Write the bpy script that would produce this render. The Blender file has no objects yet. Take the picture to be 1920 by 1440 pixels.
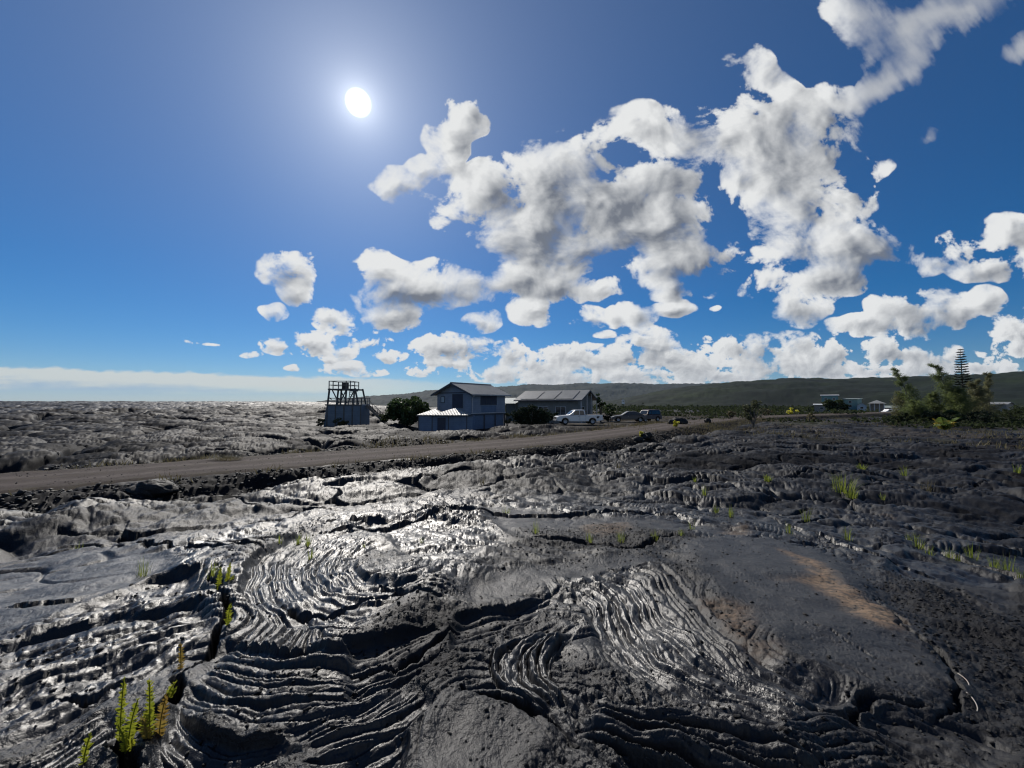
import bpy, math, random
import numpy as np
from mathutils import Vector, Matrix

random.seed(7)
scene = bpy.context.scene
col = scene.collection
R = math.radians

# ------------------------------------------------------------------ camera
CAM_Z = 1.7
FPX = 735.0                      # focal length in pixels of a 1920 px wide frame
PITCH = R(2.65)
cam_d = bpy.data.cameras.new("camera")
cam_d.sensor_width = 36.0
cam_d.lens = 36.0 * FPX / 1920.0
cam_d.clip_start = 0.05
cam_d.clip_end = 40000.0
cam = bpy.data.objects.new("camera", cam_d)
cam.location = (0, 0, CAM_Z)
cam.rotation_euler = (R(90) + PITCH, 0, 0)
col.objects.link(cam)
scene.camera = cam

scene.view_settings.view_transform = 'Standard'
scene.view_settings.look = 'None'
scene.view_settings.exposure = 0.0
scene.view_settings.gamma = 1.0
scene.view_settings.use_curve_mapping = False
scene.render.engine = 'CYCLES'
scene.cycles.use_denoising = True
scene.cycles.denoising_prefilter = 'ACCURATE'
scene.cycles.denoising_input_passes = 'RGB_ALBEDO_NORMAL'
scene.cycles.max_bounces = 6
scene.cycles.filter_width = 1.15
scene.cycles.volume_bounces = 1

# direction of the sun in the photograph
SUN_AZ, SUN_EL = R(-22.1), R(36.2)
SUN_DIR = Vector((math.sin(SUN_AZ) * math.cos(SUN_EL), math.cos(SUN_AZ) * math.cos(SUN_EL), math.sin(SUN_EL)))
sl = bpy.data.lights.new("sun", 'SUN')
sl.energy = 4.6
sl.angle = R(0.53)
sl.color = (1.0, 0.94, 0.86)
so = bpy.data.objects.new("sun", sl)
so.rotation_euler = (-SUN_DIR).to_track_quat('-Z', 'Y').to_euler()
so.location = (0, 0, 50)
col.objects.link(so)

# ------------------------------------------------------------------ numpy noise
_rng = np.random.default_rng(11)
_perm = _rng.permutation(256).astype(np.int32)
_perm = np.concatenate([_perm, _perm])
_ga = _rng.uniform(0, 2 * np.pi, 256)
_gx, _gy = np.cos(_ga).astype(np.float32), np.sin(_ga).astype(np.float32)
_r1 = _rng.uniform(0, 1, 256).astype(np.float32)
_r2 = _rng.uniform(0, 1, 256).astype(np.float32)
_r3 = _rng.uniform(0, 1, 256).astype(np.float32)

def perlin(x, y, seed=0):
    x = np.asarray(x, np.float32) + np.float32(seed * 17.31)
    y = np.asarray(y, np.float32) + np.float32(seed * 9.77)
    xf = np.floor(x); yf = np.floor(y)
    xi = xf.astype(np.int32) & 255; yi = yf.astype(np.int32) & 255
    fx = x - xf; fy = y - yf
    u = fx * fx * fx * (fx * (fx * 6 - 15) + 10)
    v = fy * fy * fy * (fy * (fy * 6 - 15) + 10)
    x1 = (xi + 1) & 255; y1 = (yi + 1) & 255
    def g(a, b, dx, dy):
        h = _perm[_perm[a] + b]
        return _gx[h] * dx + _gy[h] * dy
    n0 = g(xi, yi, fx, fy); n1 = g(x1, yi, fx - 1, fy)
    n2 = g(xi, y1, fx, fy - 1); n3 = g(x1, y1, fx - 1, fy - 1)
    a = n0 + u * (n1 - n0); b = n2 + u * (n3 - n2)
    return (a + v * (b - a)) * 1.5

def fbm(x, y, octaves=4, seed=0, gain=0.5, lac=2.03):
    s = 0; a = 1.0; f = 1.0
    for i in range(octaves):
        s = s + a * perlin(x * f, y * f, seed + i * 3)
        a *= gain; f *= lac
    return s

def worley(x, y, seed=0, jit=0.9):
    """distance to the nearest and second nearest seed, and two random numbers of the nearest cell"""
    x = np.asarray(x, np.float32) + np.float32(seed * 13.7)
    y = np.asarray(y, np.float32) + np.float32(seed * 7.9)
    xf = np.floor(x); yf = np.floor(y)
    f1 = np.full(x.shape, 9, np.float32); f2 = f1.copy()
    ra = np.zeros(x.shape, np.float32); rb = ra.copy()
    dx1 = ra.copy(); dy1 = ra.copy()
    for i in (-1, 0, 1):
        for j in (-1, 0, 1):
            cx = xf + i; cy = yf + j
            h = _perm[_perm[cx.astype(np.int32) & 255] + (cy.astype(np.int32) & 255)]
            px = cx + 0.5 + (_r1[h] - 0.5) * jit - x
            py = cy + 0.5 + (_r2[h] - 0.5) * jit - y
            d = np.sqrt(px * px + py * py)
            near = d < f1
            f2 = np.where(near, f1, np.minimum(f2, d))
            f1 = np.where(near, d, f1)
            ra = np.where(near, _r3[h], ra)
            rb = np.where(near, _r1[h], rb)
            dx1 = np.where(near, px, dx1); dy1 = np.where(near, py, dy1)
    return f1, f2, ra, rb, dx1, dy1

def sstep(a, b, x):
    t = np.clip((x - a) / (b - a), 0, 1)
    return t * t * (3 - 2 * t)

# ------------------------------------------------------------------ sky
CP, SP = math.cos(PITCH), math.sin(PITCH)
def uv_to_px(u, v):
    """direction (u, 1, v) -> place in the 1920x1440 frame"""
    yc = CP + v * SP
    zc = v * CP - SP
    return 960 + FPX * u / yc, 720 - FPX * zc / yc

CLOUDS = [  # x, y, rx, ry, rot(deg), weight : masses of cloud, by the direction they stand in
    # tall puff right of the sun, with its tail
    (872, 222, 42, 36, 35, 1), (842, 262, 52, 44, 20, 1), (838, 305, 42, 34, 0, .8), (752, 345, 66, 38, 0, 1), (790, 325, 34, 34, 0, .8),
    # great central mass
    (850, 395, 64, 42, 0, .9), (915, 360, 90, 62, 0, 1), (1010, 340, 110, 72, 0, 1.1), (1110, 290, 84, 62, 0, 1), (1200, 250, 90, 60, 0, .9),
    (1290, 255, 80, 66, 0, .9), (1235, 320, 95, 66, 0, 1), (1090, 380, 135, 80, 0, 1.3), (990, 440, 120, 60, 0, 1.2), (1165, 430, 140, 64, 0, 1.2),
    (1260, 420, 80, 76, 0, 1), (1315, 490, 76, 62, 0, 1.1), (1240, 495, 90, 50, 0, 1.1), (1325, 390, 30, 40, 0, .6), (1262, 538, 60, 26, 0, .9),
    (880, 430, 40, 26, 20, .6), (1085, 470, 130, 50, 0, 1.1),
    # tall right-hand mass
    (1400, 150, 58, 62, 20, .8), (1440, 215, 100, 76, 0, 1), (1540, 225, 100, 66, 0, 1), (1430, 300, 100, 90, 0, 1.1), (1540, 300, 96, 86, 0, 1),
    (1500, 390, 100, 70, 0, 1), (1585, 370, 60, 56, 0, .9), (1440, 350, 70, 70, 0, .9), (1480, 460, 80, 60, 0, .9), (1580, 460, 96, 66, 0, 1.1),
    (1540, 520, 86, 52, 0, 1.1), (1640, 465, 66, 40, 0, .9), (1430, 520, 56, 40, 0, .8), (1600, 205, 34, 34, 0, .6),
    (1352, 265, 52, 62, 0, .9), (1372, 335, 44, 52, 0, .9), (1345, 205, 34, 30, 0, .6),
    # streaky cloud, top right
    (1620, 40, 72, 52, 30, .75), (1625, 100, 34, 40, 0, .7), (1740, 30, 120, 44, -24, .8), (1830, -10, 110, 50, -20, .8), (1690, 120, 92, 34, -42, .8), (1650, 168, 56, 24, -18, .7), (1760, 75, 60, 34, -40, .6),
    (1730, 256, 28, 14, -15, .5), (1650, 318, 26, 22, 0, .6), (1915, 95, 36, 34, 0, .6),
    # right edge
    (1895, 455, 62, 60, 0, 1), (1800, 475, 62, 40, 0, .9), (1740, 490, 62, 30, -10, .8), (1850, 500, 80, 34, 0, .9), (1960, 480, 70, 60, 0, 1),
    (1690, 575, 70, 40, 0, 1), (1760, 580, 90, 40, 0, 1), (1840, 570, 50, 30, 0, .9), (1620, 612, 80, 22, 0, .9), (1700, 610, 90, 30, 0, 1),
    (1500, 578, 62, 30, 0, .9), (1470, 572, 34, 26, 0, .8), (1920, 620, 70, 40, 0, .9), (1910, 655, 50, 26, 0, .8),
    # middle left band
    (545, 505, 64, 34, 0, 1), (560, 540, 40, 36, 0, .9), (575, 510, 40, 34, 0, .9), (515, 584, 28, 18, 10, .7), (622, 592, 42, 34, 0, .9), (640, 610, 30, 24, 0, .7), (660, 560, 12, 34, -30, .4),
    (720, 500, 54, 34, 0, .8), (745, 540, 76, 54, 0, 1.1), (800, 535, 86, 48, 0, 1.1), (740, 590, 70, 30, 0, .9), (860, 530, 60, 40, 0, 1), (905, 530, 70, 40, 0, 1), (975, 515, 76, 46, 0, 1.1),
    (1050, 530, 76, 44, 0, 1.1), (1120, 540, 60, 24, 0, .9), (1000, 580, 52, 30, 0, .9), (905, 600, 36, 22, 0, .9),
    (1100, 597, 40, 28, 0, .9), (1145, 600, 34, 22, 0, .8), (1195, 590, 40, 30, 0, .9), (1255, 577, 50, 18, 0, .9), (1330, 580, 14, 7, 0, .5),
    # low rows
    (530, 650, 46, 18, 0, .8), (590, 645, 60, 24, 0, .9), (640, 658, 40, 20, 0, .8), (695, 643, 42, 17, 0, .8), (720, 670, 38, 14, 0, .7), (650, 690, 56, 13, 0, .7), (690, 700, 40, 10, 0, .7),
    (830, 655, 64, 32, 0, .9), (880, 650, 46, 28, 0, .8), (850, 682, 44, 14, 0, .7), (795, 695, 40, 12, 0, .7), (950, 665, 50, 26, 0, .9), (1010, 685, 60, 26, 0, .9), (1065, 668, 60, 30, 0, .9), (1120, 675, 60, 26, 0, .9),
    (1215, 650, 66, 40, 0, 1), (1170, 672, 60, 26, 0, .9), (1255, 670, 56, 30, 0, .8), (1290, 690, 80, 32, 0, .9), (1190, 705, 130, 26, 0, .9), (1060, 705, 120, 22, 0, .9), (930, 702, 80, 18, 0, .8),
    (1380, 655, 40, 30, 0, .9), (1430, 655, 50, 34, 0, .9), (1500, 645, 46, 32, 0, .9), (1450, 690, 120, 28, 0, .9), (1570, 668, 44, 38, 0, .9), (1530, 695, 80, 24, 0, .8), (1350, 705, 110, 24, 0, .9),
    (1660, 660, 56, 26, 0, .9), (1700, 665, 40, 18, 0, .7), (1650, 694, 90, 20, 0, .8), (1760, 680, 90, 32, 0, .9), (1830, 688, 90, 26, 0, .8), (1610, 690, 30, 22, 0, .6), (1720, 695, 90, 20, 0, .8),
    (1620, 20, 90, 60, 20, .8), (1700, 60, 90, 46, -30, .8), (1790, 15, 130, 60, -22, .85), (1660, 150, 80, 40, -30, .75), (1600, 80, 40, 34, 20, .6),
    (560, 690, 30, 7, 0, .6), (620, 672, 26, 8, 0, .6), (755, 668, 22, 9, 0, .6), (790, 678, 30, 10, 0, .6), (985, 640, 26, 9, 0, .5), (1130, 632, 22, 8, 0, .5), (1330, 640, 18, 7, 0, .5), (1300, 660, 40, 18, 0, .7), (1050, 620, 14, 6, 0, .5), (700, 620, 14, 6, 0, .5), (470, 665, 24, 6, 0, .5), (350, 642, 30, 4, 4, .45), (395, 645, 20, 3, 4, .4),
    (2150, 300, 160, 110, 0, 1), (2300, 560, 240, 70, 0, 1), (2150, 650, 160, 40, 0, .9), (-300, 620, 120, 40, 0, .8), (2000, 250, 60, 40, 0, .7), (-600, 400, 200, 90, 0, .9),
]

CORES = [(1080, 405, 150, 70, .95), (1225, 370, 90, 50, .8), (985, 445, 90, 40, .6), (1300, 500, 70, 50, .75), (765, 560, 70, 46, .7), (1000, 525, 70, 34, .6),
         (545, 515, 40, 26, .3), (1640, 490, 66, 34, .7), (1760, 608, 84, 20, .8), (1430, 270, 70, 60, .35), (1520, 270, 80, 50, .35), (1600, 520, 70, 30, .5),
         (1260, 585, 40, 14, .3), (1500, 590, 50, 16, .5), (1430, 672, 50, 16, .4), (860, 660, 50, 16, .4), (1220, 668, 40, 16, .4), (1690, 672, 50, 14, .5), (1550, 690, 30, 20, .5),
         (868, 250, 24, 22, .3), (1860, 520, 70, 24, .3)]

def build_cloud_layer(w=2000, h=900, u0=-2.1, u1=2.1, v0=-0.03, v1=1.6):
    u = np.linspace(u0, u1, w, dtype=np.float32)
    # finer rows near the horizon: v = v0 + (v1-v0) * t^1.5
    t = np.linspace(0, 1, h, dtype=np.float32)
    v = v0 + (v1 - v0) * t ** 1.5
    U, V = np.meshgrid(u, v)
    X, Y = uv_to_px(U, V)
    acc = np.zeros_like(X)
    # rough outlines first wander a little
    wx = fbm(X / 90, Y / 70, 3, 5) * 16; wy = fbm(X / 90, Y / 70, 3, 15) * 12
    k = sstep(720, 520, Y) * 0.8 + 0.2
    Xw = X + wx * k; Yw = Y + wy * k
    for (cx, cy, rx, ry, ro, wt) in CLOUDS:
        c, s = math.cos(R(ro)), math.sin(R(ro))
        rx *= 1.08; ry *= 1.08
        dx = Xw - cx; dy = Yw - cy
        q = ((dx * c + dy * s) / rx) ** 2 + ((-dx * s + dy * c) / ry) ** 2
        acc += (np.maximum(1 - np.sqrt(q), 0) * wt) ** 3
    base = np.cbrt(acc)
    # the size of the billows shrinks towards the horizon with the distance
    sg = np.where(Y < 480, 1.0, 1.0 - 0.62 * sstep(480, 690, Y))
    # blend two scales instead of stretching one
    def detail(sc, seed):
        x1 = X / sc; y1 = Y / (sc * 0.88)
        qx = x1 + 0.16 * perlin(x1 * 1.1, y1 * 1.1, seed + 40); qy = y1 + 0.16 * perlin(x1 * 1.1, y1 * 1.1, seed + 50)
        wild = 0; a = 0.5; f = 1.0; tot = 0; smooth = None
        for i in range(8):
            wild = wild + a * perlin(qx * f, qy * f, seed + i)
            tot += a; a *= 0.62; f *= 2.0
            if i == 2: smooth = wild / tot
        wild = wild / tot
        # rounded heads of the billows, three sizes
        puff = 0; a = 0.5; f = 1.9
        for i in range(4):
            jx = 0.12 * perlin(qx * f * 2, qy * f * 2, seed + 60 + i); jy = 0.12 * perlin(qx * f * 2, qy * f * 2, seed + 70 + i)
            f1 = worley(qx * f + jx, qy * f + jy, seed + i)[0]
            puff = puff + a * (0.45 - f1 * f1)
            a *= 0.55; f *= 2.05
        return wild, puff, smooth
    A, B = detail(120, 1), detail(50, 21)
    m = sstep(560, 650, Y)
    wild = A[0] * (1 - m) + B[0] * m
    puff = A[1] * (1 - m) + B[1] * m
    ns = A[2] * (1 - m) + B[2] * m
    n = wild + 0.22 * puff
    streak = sstep(1540, 1640, X) * sstep(330, 250, Y)       # wind-drawn cloud, soft
    fine = fbm(X / 30, Y / 30, 4, 77)
    T = base * 1.15 + (wild * 2.5 + puff * 0.50) * (0.2 + 0.8 * sstep(0.0, 0.12, base)) + 0.06 * fine - 0.165
    Ts = np.maximum(base * 1.15 + ns * 0.9 + puff * 0.25 - 0.13, 0)
    st = fbm((X * .8 - Y * .6) / 30, (X * .6 + Y * .8) / 120, 5, 33) * .3
    T = T * (1 - streak) + streak * (base * 1.0 + st * .75 + wild * .5 - 0.16)
    T = np.where(base < 0.02, np.minimum(T, -0.1), T)
    soft = (0.15 + 0.34 * sstep(-.25, .35, fbm(X / 140, Y / 120, 3, 97)) ** 1.5) * (0.6 + .4 * sstep(700, 560, Y)) + 0.20 * streak
    alpha = 1 - np.exp(-(np.maximum(T, 0) / soft) ** 1.25)
    alpha = alpha * (1 - 0.15 * streak)
    Tp = np.maximum(T, 0)
    # sunlight that gets through: march towards the sun in the plane of the layer
    def shift(A, dx, dy):
        ix = np.clip((np.arange(w)[None, :] + dx), 0, w - 1).astype(np.int32)
        iy = np.clip((np.arange(h)[:, None] + dy), 0, h - 1).astype(np.int32)
        return A[iy, ix]
    sx, sy = math.tan(SUN_AZ), math.tan(SUN_EL) / math.cos(SUN_AZ)
    du, dv = sx - U, sy - V
    ln = np.sqrt(du * du + dv * dv) + 1e-4
    ux = du / ln / ((u1 - u0) / w)
    dvdr = (v1 - v0) * 1.5 * np.sqrt(np.maximum(t, 0.003)) / h
    uy = dv / ln / dvdr[:, None]
    tau = np.zeros_like(T)
    scale = 0.25 + 0.75 * sstep(660, 480, Y)
    for kk in range(1, 13):
        d = 0.0075 * kk ** 1.15 * scale
        tau += shift(Ts, np.rint(ux * d), np.rint(uy * d)) * (0.16 if kk > 2 else 0.2)
    # relief of the billows, lit from the sun's side and from above
    Hs = puff * 0.30 + 0.55 * wild + base
    d = 0.012 * scale
    rel = Hs - shift(Hs, np.rint(ux * d), np.rint(uy * d))
    core = np.zeros_like(T)          # where the masses are deepest and let least light through
    for (cx, cy, rx, ry, wt) in CORES:
        core = np.maximum(core, wt * np.exp(-(((Xw - cx) / rx) ** 2 + ((Yw - cy) / ry) ** 2)))
    thick = np.exp(-0.9 * np.maximum(base - 0.30, 0)) * np.exp(-0.45 * np.maximum(T - 0.25, 0)) * np.exp(-1.3 * core * (1 + 1.6 * wild + 0.3 * puff))
    light = 0.25 + 1.02 * thick * (0.70 + 0.30 * np.exp(-0.9 * tau))
    light = light + .0 + np.clip(rel * 1.25, -0.26, 0.26) + 0.25 * ns
    db = 0.045 * scale
    rel2 = Ts - shift(Ts, np.rint(ux * db), np.rint(uy * db))
    light = light + np.clip(rel2 * 0.55, -.20, .22)
    light = np.where(streak > 0, light * (1 - streak) + streak * (0.62 + 0.1 * n), light)
    light = np.clip(light, 0.17, 1.0)
    # low rows of cloud are seen through more air
    air = sstep(600, 735, Y)
    light = light * (1 - 0.25 * air) + 0.66 * 0.25 * air
    lo = np.array([0.155, 0.175, 0.215]); hi = np.array([0.80, 0.81, 0.81])
    f = np.clip((light - 0.15) / 0.85, 0, 1)[..., None]
    rgb = lo + (hi - lo) * f
    # long bank of stratus low over the sea on the left
    edge = 684 + np.maximum(X, -400) * 0.036 + 5 * fbm(X / 160, Y * 0 + 3, 3, 60) + 3 * fbm(X / 28, Y / 12, 3, 61)
    bank = sstep(0, 7, Y - edge) * sstep(1000, 560, X) * (0.45 + 0.55 * sstep(745, 722, Y + 5 * fbm(X / 200, Y / 9, 3, 62)))
    low = sstep(edge + 20, edge + 44, Y + 8 * fbm(X / 220, Y / 14, 4, 63))
    bcol = np.array([0.72, 0.72, 0.66])[None, None] * (1 - low[..., None]) + np.array([0.36, 0.49, 0.64])[None, None] * low[..., None]
    b = (bank * 0.80)[..., None] * (1 - alpha[..., None] * 0.8)
    a2 = b[..., 0] + alpha * (1 - b[..., 0])
    rgb = np.where(a2[..., None] > 1e-4, (bcol * b + rgb * alpha[..., None] * (1 - b)) / np.maximum(a2[..., None], 1e-4), rgb)
    alpha = a2
    out = np.empty((h, w, 4), np.float32)
    out[..., :3] = rgb; out[..., 3] = alpha
    img = bpy.data.images.new("cloud_layer", w, h, alpha=True, float_buffer=True)
    img.alpha_mode = 'CHANNEL_PACKED'
    img.colorspace_settings.name = 'Non-Color'
    img.pixels.foreach_set(out.ravel())
    img.update()
    img.pack()
    return img, (u0, u1, v0, v1)

world = bpy.data.worlds.new("World")
scene.world = world
world.use_nodes = True
wn, wl = world.node_tree.nodes, world.node_tree.links
wn.clear()
def N(tree, typ, **kw):
    n = tree.nodes.new(typ)
    for k, v in kw.items():
        setattr(n, k, v)
    return n
def wmath(op, a, b=None, clamp=False):
    n = N(world.node_tree, 'ShaderNodeMath', operation=op, use_clamp=clamp)
    for i, q in enumerate((a, b)):
        if q is None: continue
        if isinstance(q, (int, float)): n.inputs[i].default_value = q
        else: wl.new(q, n.inputs[i])
    return n.outputs[0]

sky = N(world.node_tree, 'ShaderNodeTexSky', sky_type='NISHITA')
sky.sun_disc = False
sky.sun_elevation = SUN_EL
sky.sun_rotation = SUN_AZ
sky.air_density = 1.0
sky.dust_density = 0.15
sky.ozone_density = 8.0
sky.altitude = 1200
SKY_STRENGTH = 0.065
img, (u0, u1, v0, v1) = build_cloud_layer()
tc = N(world.node_tree, 'ShaderNodeTexCoord')
sep = N(world.node_tree, 'ShaderNodeSeparateXYZ')
wl.new(tc.outputs['Generated'], sep.inputs[0])
ay = wmath('MAXIMUM', wmath('ABSOLUTE', sep.outputs['Y']), 0.02)
uu = wmath('DIVIDE', sep.outputs['X'], ay)
vv = wmath('DIVIDE', sep.outputs['Z'], ay)
tu = wmath('DIVIDE', wmath('SUBTRACT', uu, u0), u1 - u0)
tv = wmath('POWER', wmath('MAXIMUM', wmath('DIVIDE', wmath('SUBTRACT', vv, v0), v1 - v0), 0.0), 1 / 1.5)
cmb = N(world.node_tree, 'ShaderNodeCombineXYZ')
wl.new(tu, cmb.inputs[0]); wl.new(tv, cmb.inputs[1])
it = N(world.node_tree, 'ShaderNodeTexImage', image=img, extension='CLIP', interpolation='Linear')
wl.new(cmb.outputs[0], it.inputs[0])
# the sun's own disc with the bright air round it
dot = N(world.node_tree, 'ShaderNodeVectorMath', operation='DOT_PRODUCT')
nrm = N(world.node_tree, 'ShaderNodeVectorMath', operation='NORMALIZE')
wl.new(tc.outputs['Generated'], nrm.inputs[0])
wl.new(nrm.outputs[0], dot.inputs[0]); dot.inputs[1].default_value = SUN_DIR
ang = wmath('ARCCOSINE', wmath('MINIMUM', dot.outputs['Value'], 0.9999999))
disc = N(world.node_tree, 'ShaderNodeMapRange', interpolation_type='SMOOTHSTEP')
wl.new(ang, disc.inputs[0])
disc.inputs[1].default_value = R(1.50); disc.inputs[2].default_value = R(0.45); disc.inputs[3].default_value = 0; disc.inputs[4].default_value = 5.0
halo = wmath('ADD', wmath('MULTIPLY', wmath('EXPONENT', wmath('MULTIPLY', ang, -1 / R(1.3))), 0.9),
             wmath('ADD', wmath('MULTIPLY', wmath('EXPONENT', wmath('MULTIPLY', ang, -1 / R(6.5))), 0.34),
                   wmath('MULTIPLY', wmath('EXPONENT', wmath('MULTIPLY', ang, -1 / R(26))), 0.22)))
tot = wmath('ADD', disc.outputs[0], halo)
scol = N(world.node_tree, 'ShaderNodeVectorMath', operation='SCALE')
scol.inputs[0].default_value = (0.96, 0.98, 0.97)
wl.new(tot, scol.inputs['Scale'])
bg_sky = N(world.node_tree, 'ShaderNodeBackground'); bg_sky.inputs[1].default_value = SKY_STRENGTH
hs = N(world.node_tree, 'ShaderNodeHueSaturation')
hs.inputs['Saturation'].default_value = 1.3
hs.inputs['Hue'].default_value = 0.5
wl.new(sky.outputs[0], hs.inputs['Color'])
wl.new(hs.outputs[0], bg_sky.inputs[0])
bg_cloud = N(world.node_tree, 'ShaderNodeBackground'); bg_cloud.inputs[1].default_value = 1.0
wl.new(it.outputs['Color'], bg_cloud.inputs[0])
bg_sun = N(world.node_tree, 'ShaderNodeBackground'); bg_sun.inputs[1].default_value = 1.0
wl.new(scol.outputs[0], bg_sun.inputs[0])
add = N(world.node_tree, 'ShaderNodeAddShader')
mixs = N(world.node_tree, 'ShaderNodeMixShader')
wl.new(bg_sky.outputs[0], add.inputs[0]); wl.new(bg_sun.outputs[0], add.inputs[1])
wl.new(it.outputs['Alpha'], mixs.inputs[0])
wl.new(add.outputs[0], mixs.inputs[1]); wl.new(bg_cloud.outputs[0], mixs.inputs[2])
wo = N(world.node_tree, 'ShaderNodeOutputWorld')
wl.new(mixs.outputs[0], wo.inputs[0])

# ------------------------------------------------------------------ helpers
def px_ray(px, py):
    xc = (px - 960) / FPX; zc = (720 - py) / FPX
    return xc, CP - zc * SP, SP + zc * CP
def at_depth(px, py, Y):
    """point of the scene seen at (px, py), Y metres ahead"""
    x, y, z = px_ray(px, py)
    k = Y / y
    return x * k, Y, CAM_Z + z * k

def macro(x, y):
    """the large lie of the land"""
    x = np.asarray(x, np.float64); y = np.asarray(y, np.float64)
    r = np.sqrt(x * x + y * y)
    z = -1.2 * sstep(1.5, 14.0, r) * np.ones_like(r)
    z = z - 0.18 * sstep(26, 45, r)
    # ground falls gently inland on the right, rises to a low crest towards the sea on the left
    side = sstep(-0.15, -0.55, x / np.maximum(np.abs(y), 1))
    z = z + side * (0.9 * sstep(30, 120, r) + 2.1 * sstep(70, 330, r) - 0.03 * np.maximum(r - 380, 0))
    z = z - (1 - side) * (0.55 * sstep(60, 160, r) + 0.012 * np.maximum(r - 150, 0))
    return np.maximum(z, -60)

def ground_at(px, py):
    """where the ray through (px, py) meets the lie of the land"""
    px = np.asarray(px, np.float64); py = np.asarray(py, np.float64)
    x, y, z = px_ray(px, py)
    lo = np.full(px.shape, 0.3); hi = lo.copy()
    t = lo.copy(); done = np.zeros(px.shape, bool); res = np.full(px.shape, 400.0)
    for i in range(900):
        t2 = t * 1.012
        below = (CAM_Z + z * t2 < macro(x * t2, y * t2)) & ~done
        if below.any():
            a, b = t.copy(), t2.copy()
            for _ in range(12):
                m = (a + b) / 2
                q = CAM_Z + z * m < macro(x * m, y * m)
                b = np.where(q, m, b); a = np.where(q, a, m)
            res = np.where(below, b, res); done |= below
        t = t2
        if done.all(): break
    return x * res, y * res
def gpts(pts):
    a = np.array(pts, float)
    x, y = ground_at(a[:, 0], a[:, 1])
    return np.stack([x, y], 1)
def spline(P, n):
    P = np.asarray(P, float)
    P = np.vstack([2 * P[0] - P[1], P, 2 * P[-1] - P[-2]])
    m = len(P) - 3
    t = np.linspace(0, m - 1e-6, n); i = t.astype(int); f = (t - i)[:, None]
    a, b, c, d = P[i], P[i + 1], P[i + 2], P[i + 3]
    return 0.5 * (2 * b + (c - a) * f + (2 * a - 5 * b + 4 * c - d) * f ** 2 + (3 * b - a - 3 * c + d) * f ** 3)

# the road: centre line seen in the photograph, lying at z = ROAD_Z
ROAD_Z, ROAD_W = -0.92, 2.35
def road_point(px, py):
    x, y, z = px_ray(px, py); k = (ROAD_Z - CAM_Z) / z
    return (x * k, y * k)
_rp = [road_point(a, b) for a, b in ((0, 903), (330, 877), (600, 857.5), (760, 846), (900, 835.5), (1040, 823), (1150, 810.5), (1240, 799))]
_d0 = np.array(_rp[1]) - np.array(_rp[0])
_rp = [tuple(np.array(_rp[0]) - _d0 * 4.5), tuple(np.array(_rp[0]) - _d0 * 2)] + _rp + [(27, 55), (44, 70), (80, 92), (140, 125)]
ROAD = spline(_rp, 600)
_rs = ROAD[::3]
def road_dist(x, y):
    """distance from the road's centre line, and the side (+ beyond it)"""
    sh = x.shape; x = x.ravel(); y = y.ravel()
    d = np.full(x.shape, 1e9); sd = np.zeros(x.shape)
    near = (y > -60) & (y < 140) & (x > -80) & (x < 160)
    xs, ys = x[near], y[near]; dd = np.full(xs.shape, 1e9); ss = np.zeros(xs.shape)
    for a, b in zip(_rs[:-1], _rs[1:]):
        ex, ey = b - a; L2 = ex * ex + ey * ey
        t = np.clip(((xs - a[0]) * ex + (ys - a[1]) * ey) / L2, 0, 1)
        qx = xs - a[0] - t * ex; qy = ys - a[1] - t * ey
        q = np.sqrt(qx * qx + qy * qy); w = q < dd
        dd = np.where(w, q, dd); ss = np.where(w, ex * (ys - a[1]) - ey * (xs - a[0]), ss)
    d[near] = dd; sd[near] = np.sign(ss)
    return d.reshape(sh), sd.reshape(sh)

# ------------------------------------------------------------------ foreground lava, laid out on a fine plan
RX0, RX1, RY0, RY1, RS = -9.0, 9.5, 0.8, 14.0, 0.0085
RW, RH = int((RX1 - RX0) / RS), int((RY1 - RY0) / RS)
H_rope = np.zeros((RH, RW), np.float32)      # height of the ropy folds
M_rope = np.zeros((RH, RW), np.float32)      # where they are
M_slab = np.zeros((RH, RW), np.float32)      # smooth crust
H_slab = np.zeros((RH, RW), np.float32)
M_crack = np.zeros((RH, RW), np.float32)     # depth of the cracks, in metres
M_grav = np.zeros((RH, RW), np.float32)      # broken crust and gravel
M_stain = np.zeros((RH, RW), np.float32)     # brown oxidised patches
GX = (RX0 + (np.arange(RW) + .5) * RS).astype(np.float32)
GY = (RY0 + (np.arange(RH) + .5) * RS).astype(np.float32)

def boxblur(a, k):
    if k < 1 or a.size == 0: return a
    for ax in (0, 1):
        c = np.cumsum(np.pad(a, [(k + 1, k) if i == ax else (0, 0) for i in (0, 1)], mode='edge'), axis=ax, dtype=np.float64)
        a = (np.take(c, range(2 * k + 1, c.shape[ax]), ax) - np.take(c, range(0, c.shape[ax] - 2 * k - 1), ax)) / (2 * k + 1)
    return a.astype(np.float32)

def window(P, pad):
    x0, y0 = P.min(0) - pad; x1, y1 = P.max(0) + pad
    i0, i1 = int(np.clip((x0 - RX0) / RS, 0, RW)), int(np.clip((x1 - RX0) / RS + 1, 0, RW))
    j0, j1 = int(np.clip((y0 - RY0) / RS, 0, RH)), int(np.clip((y1 - RY0) / RS + 1, 0, RH))
    return slice(j0, j1), slice(i0, i1)

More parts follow.
